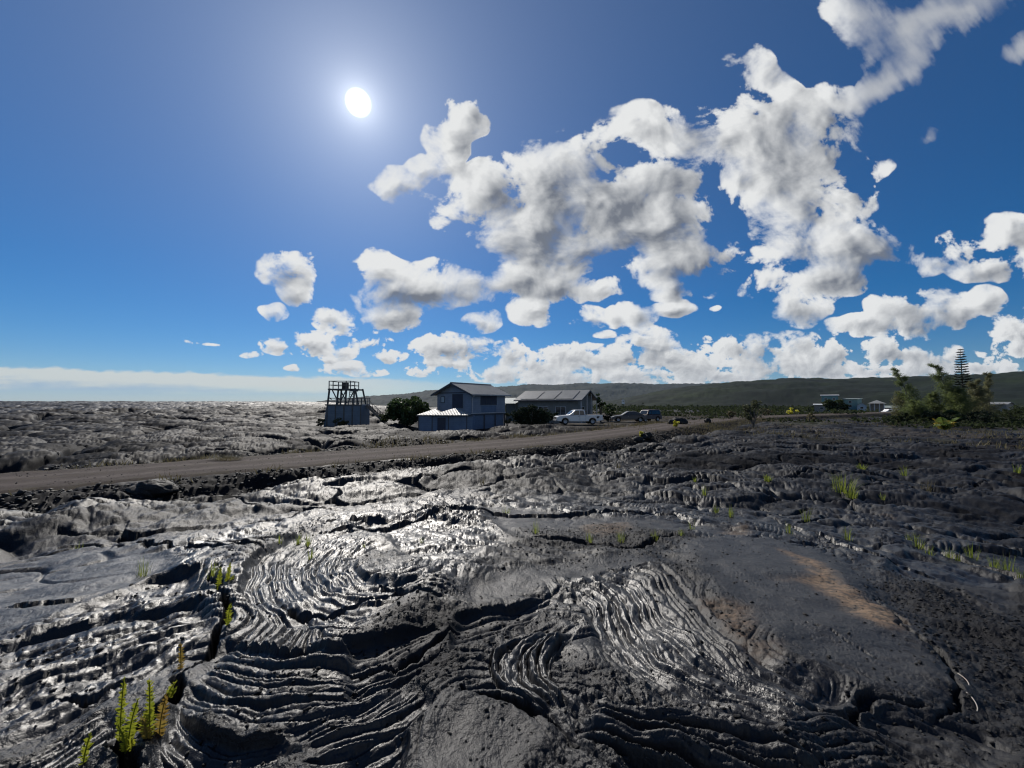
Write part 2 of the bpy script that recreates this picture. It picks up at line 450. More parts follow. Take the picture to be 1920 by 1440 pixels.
def polymask(pts, soft, wob=0.06, sd=3):
    """soft mask of a polygon traced on the photograph"""
    P = gpts(pts); P = spline(np.vstack([P, P[:1]]), len(P) * 8)
    sl = window(P, soft + wob * 2)
    X, Y = np.meshgrid(GX[sl[1]], GY[sl[0]])
    X = X + wob * fbm(X * 3, Y * 3, 3, sd); Y = Y + wob * fbm(X * 3, Y * 3, 3, sd + 9)
    inside = np.zeros(X.shape, bool); d = np.full(X.shape, 1e9, np.float32)
    for a, b in zip(P, np.roll(P, -1, 0)):
        if abs(a[1] - b[1]) > 1e-9:
            c = ((a[1] > Y) != (b[1] > Y)) & (X < (b[0] - a[0]) * (Y - a[1]) / (b[1] - a[1]) + a[0])
            inside ^= c
    # distance by repeated blurring is enough for a soft edge
    k = max(1, int(soft / RS / 2))
    m = boxblur(boxblur(inside.astype(np.float32), k), k)
    return sl, m

def ropes(A, B, n, amp, lift=0.03, fine=3.2, seed=1, sfade=0.10, tfade=0.06, skew=0.0):
    """folds that run along two traced lines, n of them between the two"""
    PA, PB = spline(gpts(A), 400), spline(gpts(B), 400)
    width = np.linalg.norm(PA - PB, axis=1).max(); length = max(np.linalg.norm(np.diff(PA, axis=0), axis=1).sum(), np.linalg.norm(np.diff(PB, axis=0), axis=1).sum())
    nt = int(width / RS * 1.6) + 8; ns = int(length / RS * 1.6) + 8
    s = np.linspace(0, 1, ns); t = np.linspace(0, 1, nt)
    ia = np.interp(s * 399, np.arange(400), PA[:, 0]), np.interp(s * 399, np.arange(400), PA[:, 1])
    ib = np.interp(s * 399, np.arange(400), PB[:, 0]), np.interp(s * 399, np.arange(400), PB[:, 1])
    S, T = np.meshgrid(s, t)
    X = ia[0][None] * (1 - T) + ib[0][None] * T; Y = ia[1][None] * (1 - T) + ib[1][None] * T
    X = X + 0.03 * fbm(X * 2.2, Y * 2.2, 2, seed + 31); Y = Y + 0.03 * fbm(X * 2.2, Y * 2.2, 2, seed + 47)
    ph = T * n + 0.52 * fbm(S * length * 1.0, T * width * 2.0, 4, seed) + 0.10 * fbm(X * 11, Y * 11, 2, seed + 3)
    ph = ph + 0.33 * np.sin(ph * 1.7 + seed) + 20
    k = np.floor(ph); p = ph - k
    rnd = 0.68 + 0.62 * _r1[(k.astype(int) * 7 + seed * 13) & 255]
    rnd = rnd * (0.85 + 0.4 * perlin(S * length * 1.6, k * 3.3, seed + 5))
    w = np.clip(1 - (2 * p - 1) ** 2, 0, 1)
    big = np.sqrt(w + 0.004) * rnd
    q = ph * fine + 0.5 * fbm(X * 6, Y * 6, 2, seed + 8); q = q - np.floor(q)
    small = np.sqrt(np.clip(1 - (2 * q - 1) ** 2, 0, 1) + 0.01)
    S1 = S + .07 * fbm(X * 2.3, Y * 2.3, 3, seed + 61) / max(length, .6); T1 = T + .03 * fbm(X * 3, Y * 3, 3, seed + 66)
    fade = sstep(0, sfade * 1.6, S1) * sstep(0, sfade * 1.6, 1 - S1) * sstep(0, tfade * 1.5, T1) * sstep(0, tfade * 1.5, 1 - T1)
    q = ph * fine * 2.7 + 0.6 * fbm(X * 9, Y * 9, 2, seed + 18); q = q - np.floor(q)
    small = small + .38 * np.sqrt(np.clip(1 - (2 * q - 1) ** 2, 0, 1) + 0.01)
    brk = sstep(.02, .07, np.abs(perlin(S * length * 3.2, k * 5.7, seed + 77)))
    h = amp * 1.9 * (big * (.90 + .10 * brk) - .35) + amp * 0.50 * small + amp * 0.12 * fbm(X * 5, Y * 5, 3, seed + 9) + lift
    ix = ((X - RX0) / RS).astype(int); iy = ((Y - RY0) / RS).astype(int)
    ok = (ix >= 0) & (iy >= 0) & (ix < RW) & (iy < RH)
    f = (iy * RW + ix)[ok]
    cnt = np.bincount(f, minlength=RW * RH); hs = np.bincount(f, (h)[ok], RW * RH); ms = np.bincount(f, fade[ok], RW * RH)
    g = cnt > 0
    hh = np.zeros(RW * RH, np.float32); mm = hh.copy()
    hh[g] = hs[g] / cnt[g]; mm[g] = ms[g] / cnt[g]
    hh = hh.reshape(RH, RW); mm = mm.reshape(RH, RW)
    H_rope[:] = H_rope * (1 - mm) + hh * mm
    M_rope[:] = np.maximum(M_rope, mm)

def slab(pts, h, soft=0.2, sd=3):
    sl, m = polymask(pts, soft, 0.06, sd)
    M_slab[sl] = np.maximum(M_slab[sl], m)
    H_slab[sl] = np.maximum(H_slab[sl], h * sstep(0, 1, m))
    M_rope[sl] *= (1 - m)

def patch(A, pts, val=1.0, soft=0.15, sd=5):
    sl, m = polymask(pts, soft, 0.1, sd)
    A[sl] = np.maximum(A[sl], m * val)

def crack(pts, width, depth, sd=7, step=0.0):
    P = spline(gpts(pts), 90)
    sl = window(P, width * 3 + 0.3)
    X, Y = np.meshgrid(GX[sl[1]], GY[sl[0]])
    if X.size == 0: return
    X = X + 0.09 * fbm(X * 2.5, Y * 2.5, 4, sd); Y = Y + 0.09 * fbm(X * 2.5, Y * 2.5, 4, sd + 9)
    d = np.full(X.shape, 1e9, np.float32); along = np.zeros_like(d); side = np.zeros_like(d)
    for i, (a, b) in enumerate(zip(P[:-1], P[1:])):
        ex, ey = b - a; L2 = ex * ex + ey * ey + 1e-12
        t = np.clip(((X - a[0]) * ex + (Y - a[1]) * ey) / L2, 0, 1)
        qx = X - a[0] - t * ex; qy = Y - a[1] - t * ey
        q = np.sqrt(qx * qx + qy * qy); w = q < d
        d = np.where(w, q, d); along = np.where(w, i / 88.0, along); side = np.where(w, np.sign(ex * (Y - a[1]) - ey * (X - a[0])), side)
    taper = sstep(0, 0.15, along) * sstep(0, 0.15, 1 - along)
    width = width * .62; depth = depth * .75
    wv = width * (0.5 + 0.8 * np.abs(perlin(along * 7, along * 0 + sd, sd))) * (0.25 + 0.75 * taper)
    prof = sstep(wv, wv * 0.35, d) * (0.3 + 0.7 * taper)
    M_crack[sl] = np.maximum(M_crack[sl], prof * depth)
    # the crust is lifted along the lips
    lip = np.exp(-((d - wv) / (0.16 + wv * .4)) ** 2) * taper * (d > wv * 0.5)
    H_slab[sl] += lip * (0.012 + step * (side > 0))

# ---- traced features (photograph pixels of the ground they lie on)
ropes([(-60, 1225), (60, 1185), (160, 1160), (250, 1142), (330, 1132), (398, 1125)], [(-120, 1460), (60, 1370), (160, 1320), (250, 1270), (340, 1215), (412, 1165)], 10, .050, .03, 3.2, 1)
ropes([(-160, 1440), (20, 1400), (120, 1350), (210, 1305)], [(-60, 1640), (80, 1500), (180, 1420), (262, 1350)], 10, .042, .02, 3, 2)
ropes([(660, 975), (560, 1000), (480, 1042), (446, 1085), (452, 1130), (520, 1168), (640, 1190), (770, 1160)], [(790, 1016), (735, 1020), (690, 1032), (672, 1048), (682, 1066), (715, 1080), (765, 1086), (810, 1078)], 17, .030, .02, 3, 3)
ropes([(412, 1175), (500, 1202), (620, 1212), (720, 1195), (820, 1150)], [(285, 1290), (370, 1350), (520, 1372), (680, 1350), (815, 1258)], 11, .036, .03, 3.3, 4)
ropes([(500, 1365), (620, 1340), (710, 1305), (775, 1240)], [(560, 1450), (690, 1405), (775, 1372), (835, 1318)], 9, .026, .02, 2.5, 5)
ropes([(330, 1290), (360, 1350), (440, 1385), (540, 1370)], [(250, 1420), (330, 1470), (450, 1450), (580, 1420)], 7, .022, .0, 2.5, 17)
ropes([(1150, 1058), (1245, 1050), (1310, 1095), (1370, 1150), (1440, 1205), (1520, 1245), (1620, 1292)], [(1055, 1085), (1092, 1130), (1112, 1190), (1160, 1250), (1240, 1300), (1340, 1345), (1470, 1400)], 15, .034, .03, 2.6, 6, .06)
ropes([(1060, 1140), (985, 1172), (935, 1200), (914, 1232), (926, 1270), (965, 1306), (1045, 1338)], [(1088, 1160), (1056, 1190), (1042, 1225), (1040, 1258), (1046, 1285), (1052, 1305), (1062, 1322)], 5, .056, .07, 2.4, 7, .10, .04)
ropes([(1075, 1295), (1200, 1322), (1340, 1352), (1480, 1392), (1640, 1450)], [(1030, 1365), (1150, 1420), (1280, 1475), (1400, 1530), (1500, 1580)], 7, .055, .05, 3.0, 8)
ropes([(620, 985), (760, 970), (900, 978), (1010, 995)], [(800, 1052), (860, 1046), (920, 1036), (985, 1028)], 9, .028, .01, 2, 9)
ropes([(800, 925), (920, 905), (1060, 898), (1200, 903), (1335, 914)], [(835, 955), (940, 948), (1060, 946), (1180, 942), (1305, 936)], 11, .030, .05, 2, 10)
ropes([(1480, 1222), (1550, 1226), (1602, 1246), (1612, 1278), (1575, 1298)], [(1478, 1248), (1512, 1252), (1532, 1264), (1532, 1278), (1512, 1288)], 8, .013, .02, 2, 11)
ropes([(560, 945), (700, 925), (820, 930), (880, 950)], [(560, 985), (680, 975), (790, 968), (870, 966)], 5, .030, .03, 3, 12)
ropes([(0, 1060), (140, 1075), (260, 1080), (400, 1060)], [(60, 1180), (180, 1140), (300, 1115), (420, 1095)], 12, .010, .0, 2, 13)
ropes([(1330, 935), (1440, 945), (1560, 965), (1680, 985)], [(1300, 985), (1420, 985), (1540, 1005), (1650, 1035)], 6, .022, .02, 3, 14)
ropes([(640, 1200), (700, 1185), (760, 1165), (830, 1150)], [(640, 1320), (720, 1290), (790, 1240), (860, 1190)], 7, .022, .0, 3, 15)
ropes([(840, 1140), (900, 1120), (980, 1105), (1060, 1085)], [(830, 1230), (880, 1200), (940, 1170), (1010, 1140)], 6, .022, .0, 2.5, 18)
ropes([(900, 1010), (1000, 1008), (1100, 1015), (1200, 1022)], [(880, 1060), (980, 1050), (1080, 1042), (1180, 1040)], 6, .020, .0, 2.5, 19)
ropes([(1000, 915), (1200, 925), (1400, 925), (1560, 940)], [(1010, 950), (1180, 945), (1380, 955), (1520, 972)], 6, .04, .03, 3, 20)
ropes([(1560, 900), (1680, 885), (1800, 890), (1930, 905)], [(1540, 930), (1660, 930), (1790, 935), (1930, 950)], 7, .05, .03, 3, 21)
ropes([(1640, 1290), (1740, 1300), (1830, 1330), (1960, 1390)], [(1540, 1340), (1640, 1370), (1740, 1420), (1850, 1500)], 7, .030, .0, 2.5, 22)
ropes([(1690, 1030), (1800, 1055), (1930, 1090)], [(1640, 1060), (1760, 1100), (1930, 1160)], 6, .028, .0, 2.5, 23)
ropes([(420, 955), (520, 965), (640, 950), (740, 945)], [(360, 1005), (480, 1010), (600, 985), (720, 972)], 7, .04, .02, 3, 24)
ropes([(540, 1440), (660, 1400), (760, 1345)], [(640, 1500), (740, 1450), (800, 1390)], 6, .022, .0, 2.5, 25)
slab([(1265, 1008), (1420, 1006), (1560, 1036), (1640, 1112), (1705, 1172), (1790, 1240), (1800, 1290), (1700, 1300), (1625, 1278), (1540, 1232), (1440, 1205), (1370, 1145), (1310, 1085)], .125, .45, 3)
slab([(-80, 1040), (150, 1012), (330, 1038), (270, 1085), (150, 1128), (0, 1192), (-120, 1210)], .07, .25, 4)
slab([(720, 1470), (800, 1370), (850, 1312), (920, 1318), (1010, 1348), (1055, 1372), (1030, 1420), (960, 1480)], .13, .16, 5)
slab([(850, 1085), (960, 1055), (1060, 1040), (1180, 1025), (1240, 1045), (1130, 1060), (1000, 1090), (900, 1120)], .05, .2, 6)
slab([(1740, 975), (1860, 965), (2000, 985), (2000, 1040), (1850, 1030), (1750, 1005)], .10, .2, 7)
slab([(560, 890), (680, 872), (820, 872), (900, 890), (820, 920), (700, 925), (600, 935)], .06, .3, 8)
slab([(900, 940), (1080, 960), (1300, 975), (1400, 1000), (1240, 985), (1050, 1000), (940, 990)], .05, .25, 9)
for pts, v in (([(700, 1150), (830, 1120), (960, 1120), (1050, 1130), (900, 1200), (900, 1290), (820, 1310), (740, 1290), (690, 1220)], 1), ([(870, 1270), (930, 1300), (900, 1330), (840, 1330)], 1),
               ([(1090, 1200), (1160, 1260), (1300, 1310), (1400, 1330), (1300, 1340), (1150, 1310), (1060, 1310), (1050, 1230)], 1), ([(1650, 1090), (1750, 1070), (2000, 1120), (2000, 1480), (1700, 1480), (1560, 1330), (1700, 1310), (1800, 1300), (1780, 1230)], 1),
               ([(1100, 1360), (1250, 1330), (1600, 1400), (1700, 1480), (1100, 1480)], .7), ([(440, 1230), (600, 1250), (760, 1300), (640, 1400), (480, 1400)], .5), ([(950, 990), (1180, 975), (1300, 1000), (1150, 1035), (1000, 1050), (880, 1050)], .8),
               ([(1200, 1060), (1290, 1030), (1320, 1100), (1400, 1180), (1380, 1230), (1300, 1150)], .8), ([(960, 1380), (1100, 1360), (1150, 1480), (960, 1480)], .8), ([(380, 1050), (470, 1000), (620, 960), (560, 1040), (470, 1060)], .4)):
    patch(M_grav, pts, v * .85, .42, int(pts[0][0]) % 90)
for pts, v in (([(1455, 1022), (1530, 1050), (1590, 1095), (1650, 1140), (1690, 1158), (1640, 1165), (1580, 1130), (1520, 1090), (1450, 1080), (1520, 1070)], 1), ([(1320, 1105), (1390, 1130), (1430, 1175), (1410, 1200), (1360, 1165)], .55), ([(1400, 1205), (1470, 1200), (1440, 1225)], .6),
               ([(1870, 975), (1960, 985), (1940, 1000), (1870, 990)], .6), ([(1090, 975), (1180, 972), (1160, 990), (1100, 990)], .5), ([(1640, 960), (1700, 965), (1680, 975)], .5), ([(1340, 990), (1400, 985), (1400, 998)], .4)):
    patch(M_stain, pts, v, .12, int(pts[0][1]) % 90)
crack([(-60, 1008), (60, 992), (160, 975), (250, 966), (340, 948), (430, 936)], .34, .55, 7, .08)
crack([(500, 950), (560, 926), (630, 914), (700, 903)], .5, .6, 8, .06)
crack([(-20, 1034), (180, 1016), (330, 1026), (430, 1031), (505, 1036)], .12, .25, 9, .05)
crack([(560, 1000), (700, 984), (860, 966), (1000, 963), (1150, 960), (1310, 966)], .12, .28, 10, .07)
crack([(960, 997), (1050, 1000), (1120, 1004), (1160, 1018), (1215, 1012), (1285, 990)], .13, .26, 11, .02)
crack([(850, 1286), (900, 1310), (990, 1336), (1066, 1348)], .08, .30, 12)
crack([(398, 1062), (408, 1100), (416, 1130), (404, 1185), (345, 1250), (300, 1305), (245, 1370), (235, 1430)], .10, .34, 13)
crack([(225, 1370), (255, 1400), (240, 1450)], .13, .5, 14)
crack([(1280, 884), (1400, 896), (1510, 912)], .42, .5, 15, .07)
crack([(1480, 980), (1600, 968), (1750, 975), (1850, 968)], .16, .3, 28, .06)
crack([(1540, 925), (1640, 930), (1700, 905)], .25, .3, 29, .06)
crack([(1120, 940), (1240, 935), (1400, 945), (1520, 935)], .2, .3, 30, .07)
crack([(700, 905), (860, 878), (950, 872)], .3, .3, 31, .04)
crack([(1650, 1002), (1720, 1020), (1800, 1046), (1900, 1076), (1990, 1100)], .14, .30, 16, .05)
crack([(1430, 962), (1520, 998), (1600, 1030), (1700, 1058), (1760, 1070)], .07, .2, 17, .03)
crack([(1620, 1090), (1690, 1160), (1775, 1225), (1800, 1290), (1760, 1330)], .06, .06, 18)
crack([(1480, 1300), (1600, 1300), (1660, 1290), (1740, 1310)], .08, .09, 19)
crack([(780, 1040), (815, 1044), (850, 1048)], .12, .2, 20)
crack([(520, 1120), (600, 1135), (690, 1120), (760, 1110)], .10, .14, 21)
crack([(660, 1240), (730, 1235), (800, 1190), (860, 1160)], .09, .16, 22)
crack([(90, 1300), (170, 1290), (260, 1250)], .07, .2, 23)
crack([(1290, 1010), (1420, 1003), (1560, 1032)], .03, .06, 24)
crack([(1480, 1150), (1560, 1180), (1640, 1215), (1690, 1240)], .02, .03, 25)
crack([(0, 1130), (90, 1125), (150, 1120)], .05, .1, 26, .04)
crack([(700, 1090), (760, 1110), (840, 1120)], .06, .1, 27)

def plan(A, x, y):
    fx = (x - RX0) / RS - .5; fy = (y - RY0) / RS - .5
    inside = (fx > 1) & (fy > 1) & (fx < RW - 2) & (fy < RH - 2)
    fx = np.clip(fx, 0, RW - 2); fy = np.clip(fy, 0, RH - 2)
    i = fx.astype(np.int32); j = fy.astype(np.int32); u = (fx - i).astype(np.float32); v = (fy - j).astype(np.float32)
    r = (A[j, i] * (1 - u) + A[j, i + 1] * u) * (1 - v) + (A[j + 1, i] * (1 - u) + A[j + 1, i + 1] * u) * v
    return np.where(inside, r, 0)

PADS = []      # level places under the buildings: x, y, radius, z

def lava(x, y, full=True):
    """height of the ground; also returns the attributes of its crust"""
    x = np.asarray(x, np.float32); y = np.asarray(y, np.float32)
    r = np.sqrt(x * x + y * y)
    z = macro(x, y).astype(np.float32)
    d, sd = road_dist(x, y)
    d = d.astype(np.float32)
    near = sstep(15, 8, r)                                    # the traced foreground
    mr, ms, mg, mk = (plan(A, x, y) for A in (M_rope, M_slab, M_grav, M_crack))
    calm = np.maximum(mr, ms)
    wx = x + 0.5 * perlin(x * .45, y * .45, 3); wy = y + 0.5 * perlin(x * .45, y * .45, 4)
    # toes and lobes of the flow, three sizes, each lobe domed and a little tilted
    rough = 0.35 + 0.65 * sstep(9, 22, r)
    left = sstep(2.0, 5.0, d) * (sd > 0) * sstep(0.2, -0.3, x / np.maximum(np.abs(y), 1))
    inland = sstep(.05, .3, x / np.maximum(np.abs(y), 1)) * sstep(8, 16, r)
    big = 0
    for (sc, amp, seed, st) in ((9.0, .55, 1, 1.3), (3.4, .34, 2, 1.6), (1.25, .10, 3, 1.7), (.45, .03, 4, 1.5)):
        f1, f2, ra, rb, dx, dy = worley(wx / (sc * st) + 0.3 * perlin(wx / sc, wy / sc, 20), wy / sc + 0.3 * perlin(wx / sc, wy / sc, 21), seed)
        e = sstep(0.0, 0.30, f2 - f1)
        scarp = sstep(.15, .5, left)               # broken, tilted lobes only out on the seaward field
        dome = (1 - np.minimum(f1 * f1 * 1.6, 1)) * (0.35 + 0.65 * ra) + (dx * (ra - .5) + dy * (rb - .5)) * 0.9
        ee = e * (1 - .55 * scarp) + .55 * scarp * sstep(0.0, 0.10, f2 - f1)
        hh = amp * (dome * ee + .12 * e - (0.35 + .45 * left) * (1 - sstep(0, .10, f2 - f1)) * sstep(-.1, .25, perlin(x * 1.3 / sc, y * 1.3 / sc, 25 + seed)))
        k = rough if sc > 2 else (.25 + .75 * sstep(5, 9, r)) * sstep(40, 20, r) if sc < 1 else (0.25 + 0.75 * sstep(6, 12, r))
        big = big + hh * k * (1 - 0.75 * calm * near) * (1 - .45 * near) * (1 + 0.35 * left) * (1 - .55 * inland) * np.where(left > .3, .70 + .3 * sstep(45, 90, r), 1)
    f1, f2, ra, rb, dx, dy = worley(wx / 2.6 + .3 * perlin(x * .8, y * .8, 26), wy / 1.5 + .3 * perlin(x * .8, y * .8, 27), 9)
    e = f2 - f1
    pl = (dx * (ra - .5) + dy * (rb - .2)) * .20 * sstep(0, .06, e) - .20 * sstep(.075, .015, e) * sstep(-.2, .2, perlin(x * .5, y * .5, 28))
    z = z + pl * sstep(6, 10, r) * (.35 + .65 * np.maximum(inland, sstep(.1, -.3, x / np.maximum(y, 1)) * (sd < 0))) * (1 - .8 * calm * near) * sstep(90, 50, r)
    z = z + big - 0.16
    # ropes elsewhere: level lines of a slowly changing field
    fld = fbm(x * .34 + 3, y * .40, 3, 30, .45)
    lam = 9.0 - 3.5 * sstep(8, 25, r) + 2 * perlin(x * .15, y * .15, 31)
    ph = fld * lam + 0.10 * fbm(x * 2.1, y * 2.1, 3, 32)
    p = ph - np.floor(ph)
    rp = np.sqrt(np.clip(1 - (2 * p - 1) ** 2, 0, 1) + .01)
    p2 = ph * 3.1 + .3 * perlin(x * 4, y * 4, 8); p2 = p2 - np.floor(p2)
    rp = rp + 0.25 * np.sqrt(np.clip(1 - (2 * p2 - 1) ** 2, 0, 1) + .01)
    mrope = sstep(-.30, .08, perlin(x * .22, y * .22, 33)) * (1 - calm * near) * (1 - mg * near)
    z = z + (0.060 + .035 * sstep(8, 25, r)) * rp * mrope * sstep(75, 35, r)
    # foreground
    hr = plan(H_rope, x, y); hsl = plan(H_slab, x, y)
    z = z + near * (hr * mr + hsl * (1 - .3 * mr) - mk)
    # medium and fine roughness
    z = z + (0.075 * fbm(x * .8, y * .8, 3, 40) + .03 * fbm(x * 2.4, y * 2.4, 2, 43)) * (1 - .5 * ms)
    q = 0.018 * fbm(x * 6, y * 6, 5, 41, .6) * (1 - .75 * ms) * (1 - .6 * mr * near) * (1 - .5 * mrope)
    z = z + q
    # broken crust and gravel in the hollows
    close = r < 11
    if close.any() and full:
        xs, ys = x[close], y[close]
        gz = np.zeros(xs.shape, np.float32)
        gmask = np.clip(mg[close] * (1 - .85 * mr[close]) + 0.5 * sstep(.05, .35, perlin(xs * .8, ys * .8, 44)) * (1 - calm[close]), 0, 1)
        for sc, amp, seed in ((.075, .020, 50), (.040, .013, 51), (.021, .008, 52)):
            f1, f2, ra, rb, dx, dy = worley(xs / sc, ys / sc, seed)
            gz += amp * np.clip(f2 - f1, 0, .55) * ra * 1.6 * (ra > .25) + amp * (dx * (ra - .5) + dy * (rb - .5)) * 1.1 * np.clip((f2 - f1) * 4, 0, 1)
        add = np.zeros_like(z); add[close] = gz * gmask
        z = z + add
        # hair-fine cracking of the smooth crust
        f1, f2, ra, rb, dx, dy = worley(xs / .16 + .3 * perlin(xs * 5, ys * 5, 60), ys / .16 + .3 * perlin(xs * 5, ys * 5, 61), 62)
        add[:] = 0; add[close] = -0.006 * sstep(.07, .0, f2 - f1) * ms[close] * sstep(-.1, .2, perlin(xs * 1.3, ys * 1.3, 63))
        z = z + add
    # road bed, its loose banks and shallow ditches
    bank = 0.05 * fbm(x * 2.2, y * 2.2, 4, 70)
    onroad = sstep(ROAD_W + 1.9, ROAD_W + 0.1, d)
    ditch = np.exp(-((d - ROAD_W - 2.0) / .8) ** 2)
    z = z - ditch * (0.30 * (sd < 0) + .14) * sstep(70, 30, r)
    z = z * (1 - onroad) + (ROAD_Z - 0.05 - .10 * sstep(ROAD_W - .3, ROAD_W + 1.4, d) + bank * 2.2 * sstep(ROAD_W - .2, ROAD_W + .7, d)) * onroad
    mbank = sstep(ROAD_W - .1, ROAD_W + .4, d) * sstep(ROAD_W + 2.6, ROAD_W + 1.2, d)
    for (cx, cy, rad, pz) in PADS:
        w = sstep(rad * 1.5, rad, np.sqrt((x - cx) ** 2 + (y - cy) ** 2))
        z = z * (1 - w) + (pz + 0.1 * (z - pz)) * w
    if not full: return z
    stain = plan(M_stain, x, y)
    return z, stain, ms * near, np.maximum(mbank, mg * near), d, sd, np.maximum(mr * near, .85 * mrope)

def hz(x, y):
    """ground height at one spot"""
    return float(lava(np.array([x], np.float32), np.array([y], np.float32), full=False)[0])

# ------------------------------------------------------------------ materials
def mat(name):
    m = bpy.data.materials.new(name); m.use_nodes = True
    nt = m.node_tree
    return m, nt, nt.nodes['Principled BSDF'], nt.nodes['Material Output']
def lk(nt, a, b): nt.links.new(a, b)
def ramp(nt, src, stops, interp='LINEAR'):
    r = nt.nodes.new('ShaderNodeValToRGB'); r.color_ramp.interpolation = interp
    e = r.color_ramp.elements
    while len(e) < len(stops): e.new(0.5)
    for el, (p, c) in zip(e, stops):
        el.position = p; el.color = (*c, 1) if len(c) == 3 else c
    if src is not None: lk(nt, src, r.inputs[0])
    return r.outputs[0]
def noise(nt, scale, detail=4, rough=0.55, vec=None, dist=0.0):
    n = nt.nodes.new('ShaderNodeTexNoise'); n.inputs['Scale'].default_value = scale
    n.inputs['Detail'].default_value = detail; n.inputs['Roughness'].default_value = rough; n.inputs['Distortion'].default_value = dist
    if vec is not None: lk(nt, vec, n.inputs['Vector'])
    return n.outputs['Fac']
def mixc(nt, fac, a, b, mode='MIX'):
    m = nt.nodes.new('ShaderNodeMix'); m.data_type = 'RGBA'; m.blend_type = mode
    for i, q in ((0, fac), (6, a), (7, b)):
        if isinstance(q, (int, float)): m.inputs[i].default_value = q
        elif isinstance(q, tuple): m.inputs[i].default_value = (*q, 1)
        else: lk(nt, q, m.inputs[i])
    return m.outputs[2]
def mth(nt, op, a, b=0.0, clamp=False):
    n = nt.nodes.new('ShaderNodeMath'); n.operation = op; n.use_clamp = clamp
    for i, q in enumerate((a, b)):
        if isinstance(q, (int, float)): n.inputs[i].default_value = q
        else: lk(nt, q, n.inputs[i])
    return n.outputs[0]
def bump(nt, h, dist, strength=1.0, nrm=None):
    b = nt.nodes.new('ShaderNodeBump'); b.inputs['Distance'].default_value = dist; b.inputs['Strength'].default_value = strength
    lk(nt, h, b.inputs['Height'])
    if nrm is not None: lk(nt, nrm, b.inputs['Normal'])
    return b.outputs[0]
def objc(nt):
    return nt.nodes.new('ShaderNodeTexCoord').outputs['Object']
def attr(nt, name):
    a = nt.nodes.new('ShaderNodeAttribute'); a.attribute_name = name
    return a.outputs['Fac']

def lava_material():
    m, nt, b, o = mat("pahoehoe_lava")
    P = objc(nt)
    n1 = noise(nt, 0.9, 5, .6, P); n2 = noise(nt, 14, 5, .65, P); n3 = noise(nt, 130, 3, .6, P)
    base = ramp(nt, n1, [(.30, (.006, .0062, .0075)), (.55, (.011, .0112, .0125)), (.75, (.020, .020, .021))])
    base = mixc(nt, ramp(nt, n2, [(.35, (0, 0, 0)), (.7, (.8, .8, .8))]), base, (.017, .017, .019))
    smooth = attr(nt, "smooth_crust")
    base = mixc(nt, mth(nt, 'MULTIPLY', smooth, .6), base, mixc(nt, ramp(nt, noise(nt, 22, 6, .75, P), [(.42, (0, 0, 0)), (.58, (1, 1, 1))]), (.013, .013, .014), (.034, .033, .033)))
    # oxidised brown dust
    st = attr(nt, "stain")
    sn = ramp(nt, n2, [(.36, (0.08, 0.08, 0.08)), (.60, (1, 1, 1))])
    brown = mixc(nt, noise(nt, 7, 4, .6, P), (.27, .195, .12), (.165, .092, .05))
    base = mixc(nt, mth(nt, 'MULTIPLY', mth(nt, 'MULTIPLY', st, sn), .85), base, brown)
    dust = attr(nt, "dust")
    dn = ramp(nt, noise(nt, 3.0, 5, .65, P), [(.40, (0, 0, 0)), (.68, (1, 1, 1))])
    base = mixc(nt, mth(nt, 'MULTIPLY', dust, dn), base, (.105, .078, .048))
    far = attr(nt, "far_green")
    base = mixc(nt, far, base, mixc(nt, noise(nt, .05, 6, .65, P), (.020, .028, .014), (.060, .055, .032)))
    lk(nt, base, b.inputs['Base Color'])
    rub = attr(nt, "rubble")
    ro = ramp(nt, n2, [(.3, (.29, .29, .29)), (.7, (.50, .50, .50))])
    ro = mixc(nt, mth(nt, 'MULTIPLY', mth(nt, 'ADD', mth(nt, 'MULTIPLY', rub, .6), mth(nt, 'ADD', dust, st), True), 1.0), ro, (.85, .85, .85))
    ro = mixc(nt, mth(nt, 'MULTIPLY', smooth, .35), ro, (.50, .50, .50))
    ro = mixc(nt, attr(nt, 'weathered'), ro, (.66, .66, .66))
    lk(nt, ro, b.inputs['Roughness'])
    lk(nt, mth(nt, 'MAXIMUM', .035, mth(nt, 'SUBTRACT', mth(nt, 'SUBTRACT', mth(nt, 'ADD', .29, mth(nt, 'MULTIPLY', mth(nt, 'MAXIMUM', attr(nt, 'rope'), mth(nt, 'MULTIPLY', smooth, .55)), .20)), mth(nt, 'MULTIPLY', attr(nt, 'weathered'), .36)), mth(nt, 'MULTIPLY', rub, .20))), b.inputs['Specular IOR Level'])
    calm = mth(nt, 'SUBTRACT', 1.0, mth(nt, 'MAXIMUM', mth(nt, 'MULTIPLY', attr(nt, 'rope'), .68), mth(nt, 'MULTIPLY', smooth, .30)))
    nb = bump(nt, mth(nt, 'MULTIPLY', n3, calm), .006, 1)
    nb = bump(nt, mth(nt, 'MULTIPLY', noise(nt, 34, 4, .6, P), calm), .014, 1, nb)
    lk(nt, nb, b.inputs['Normal'])
    return m

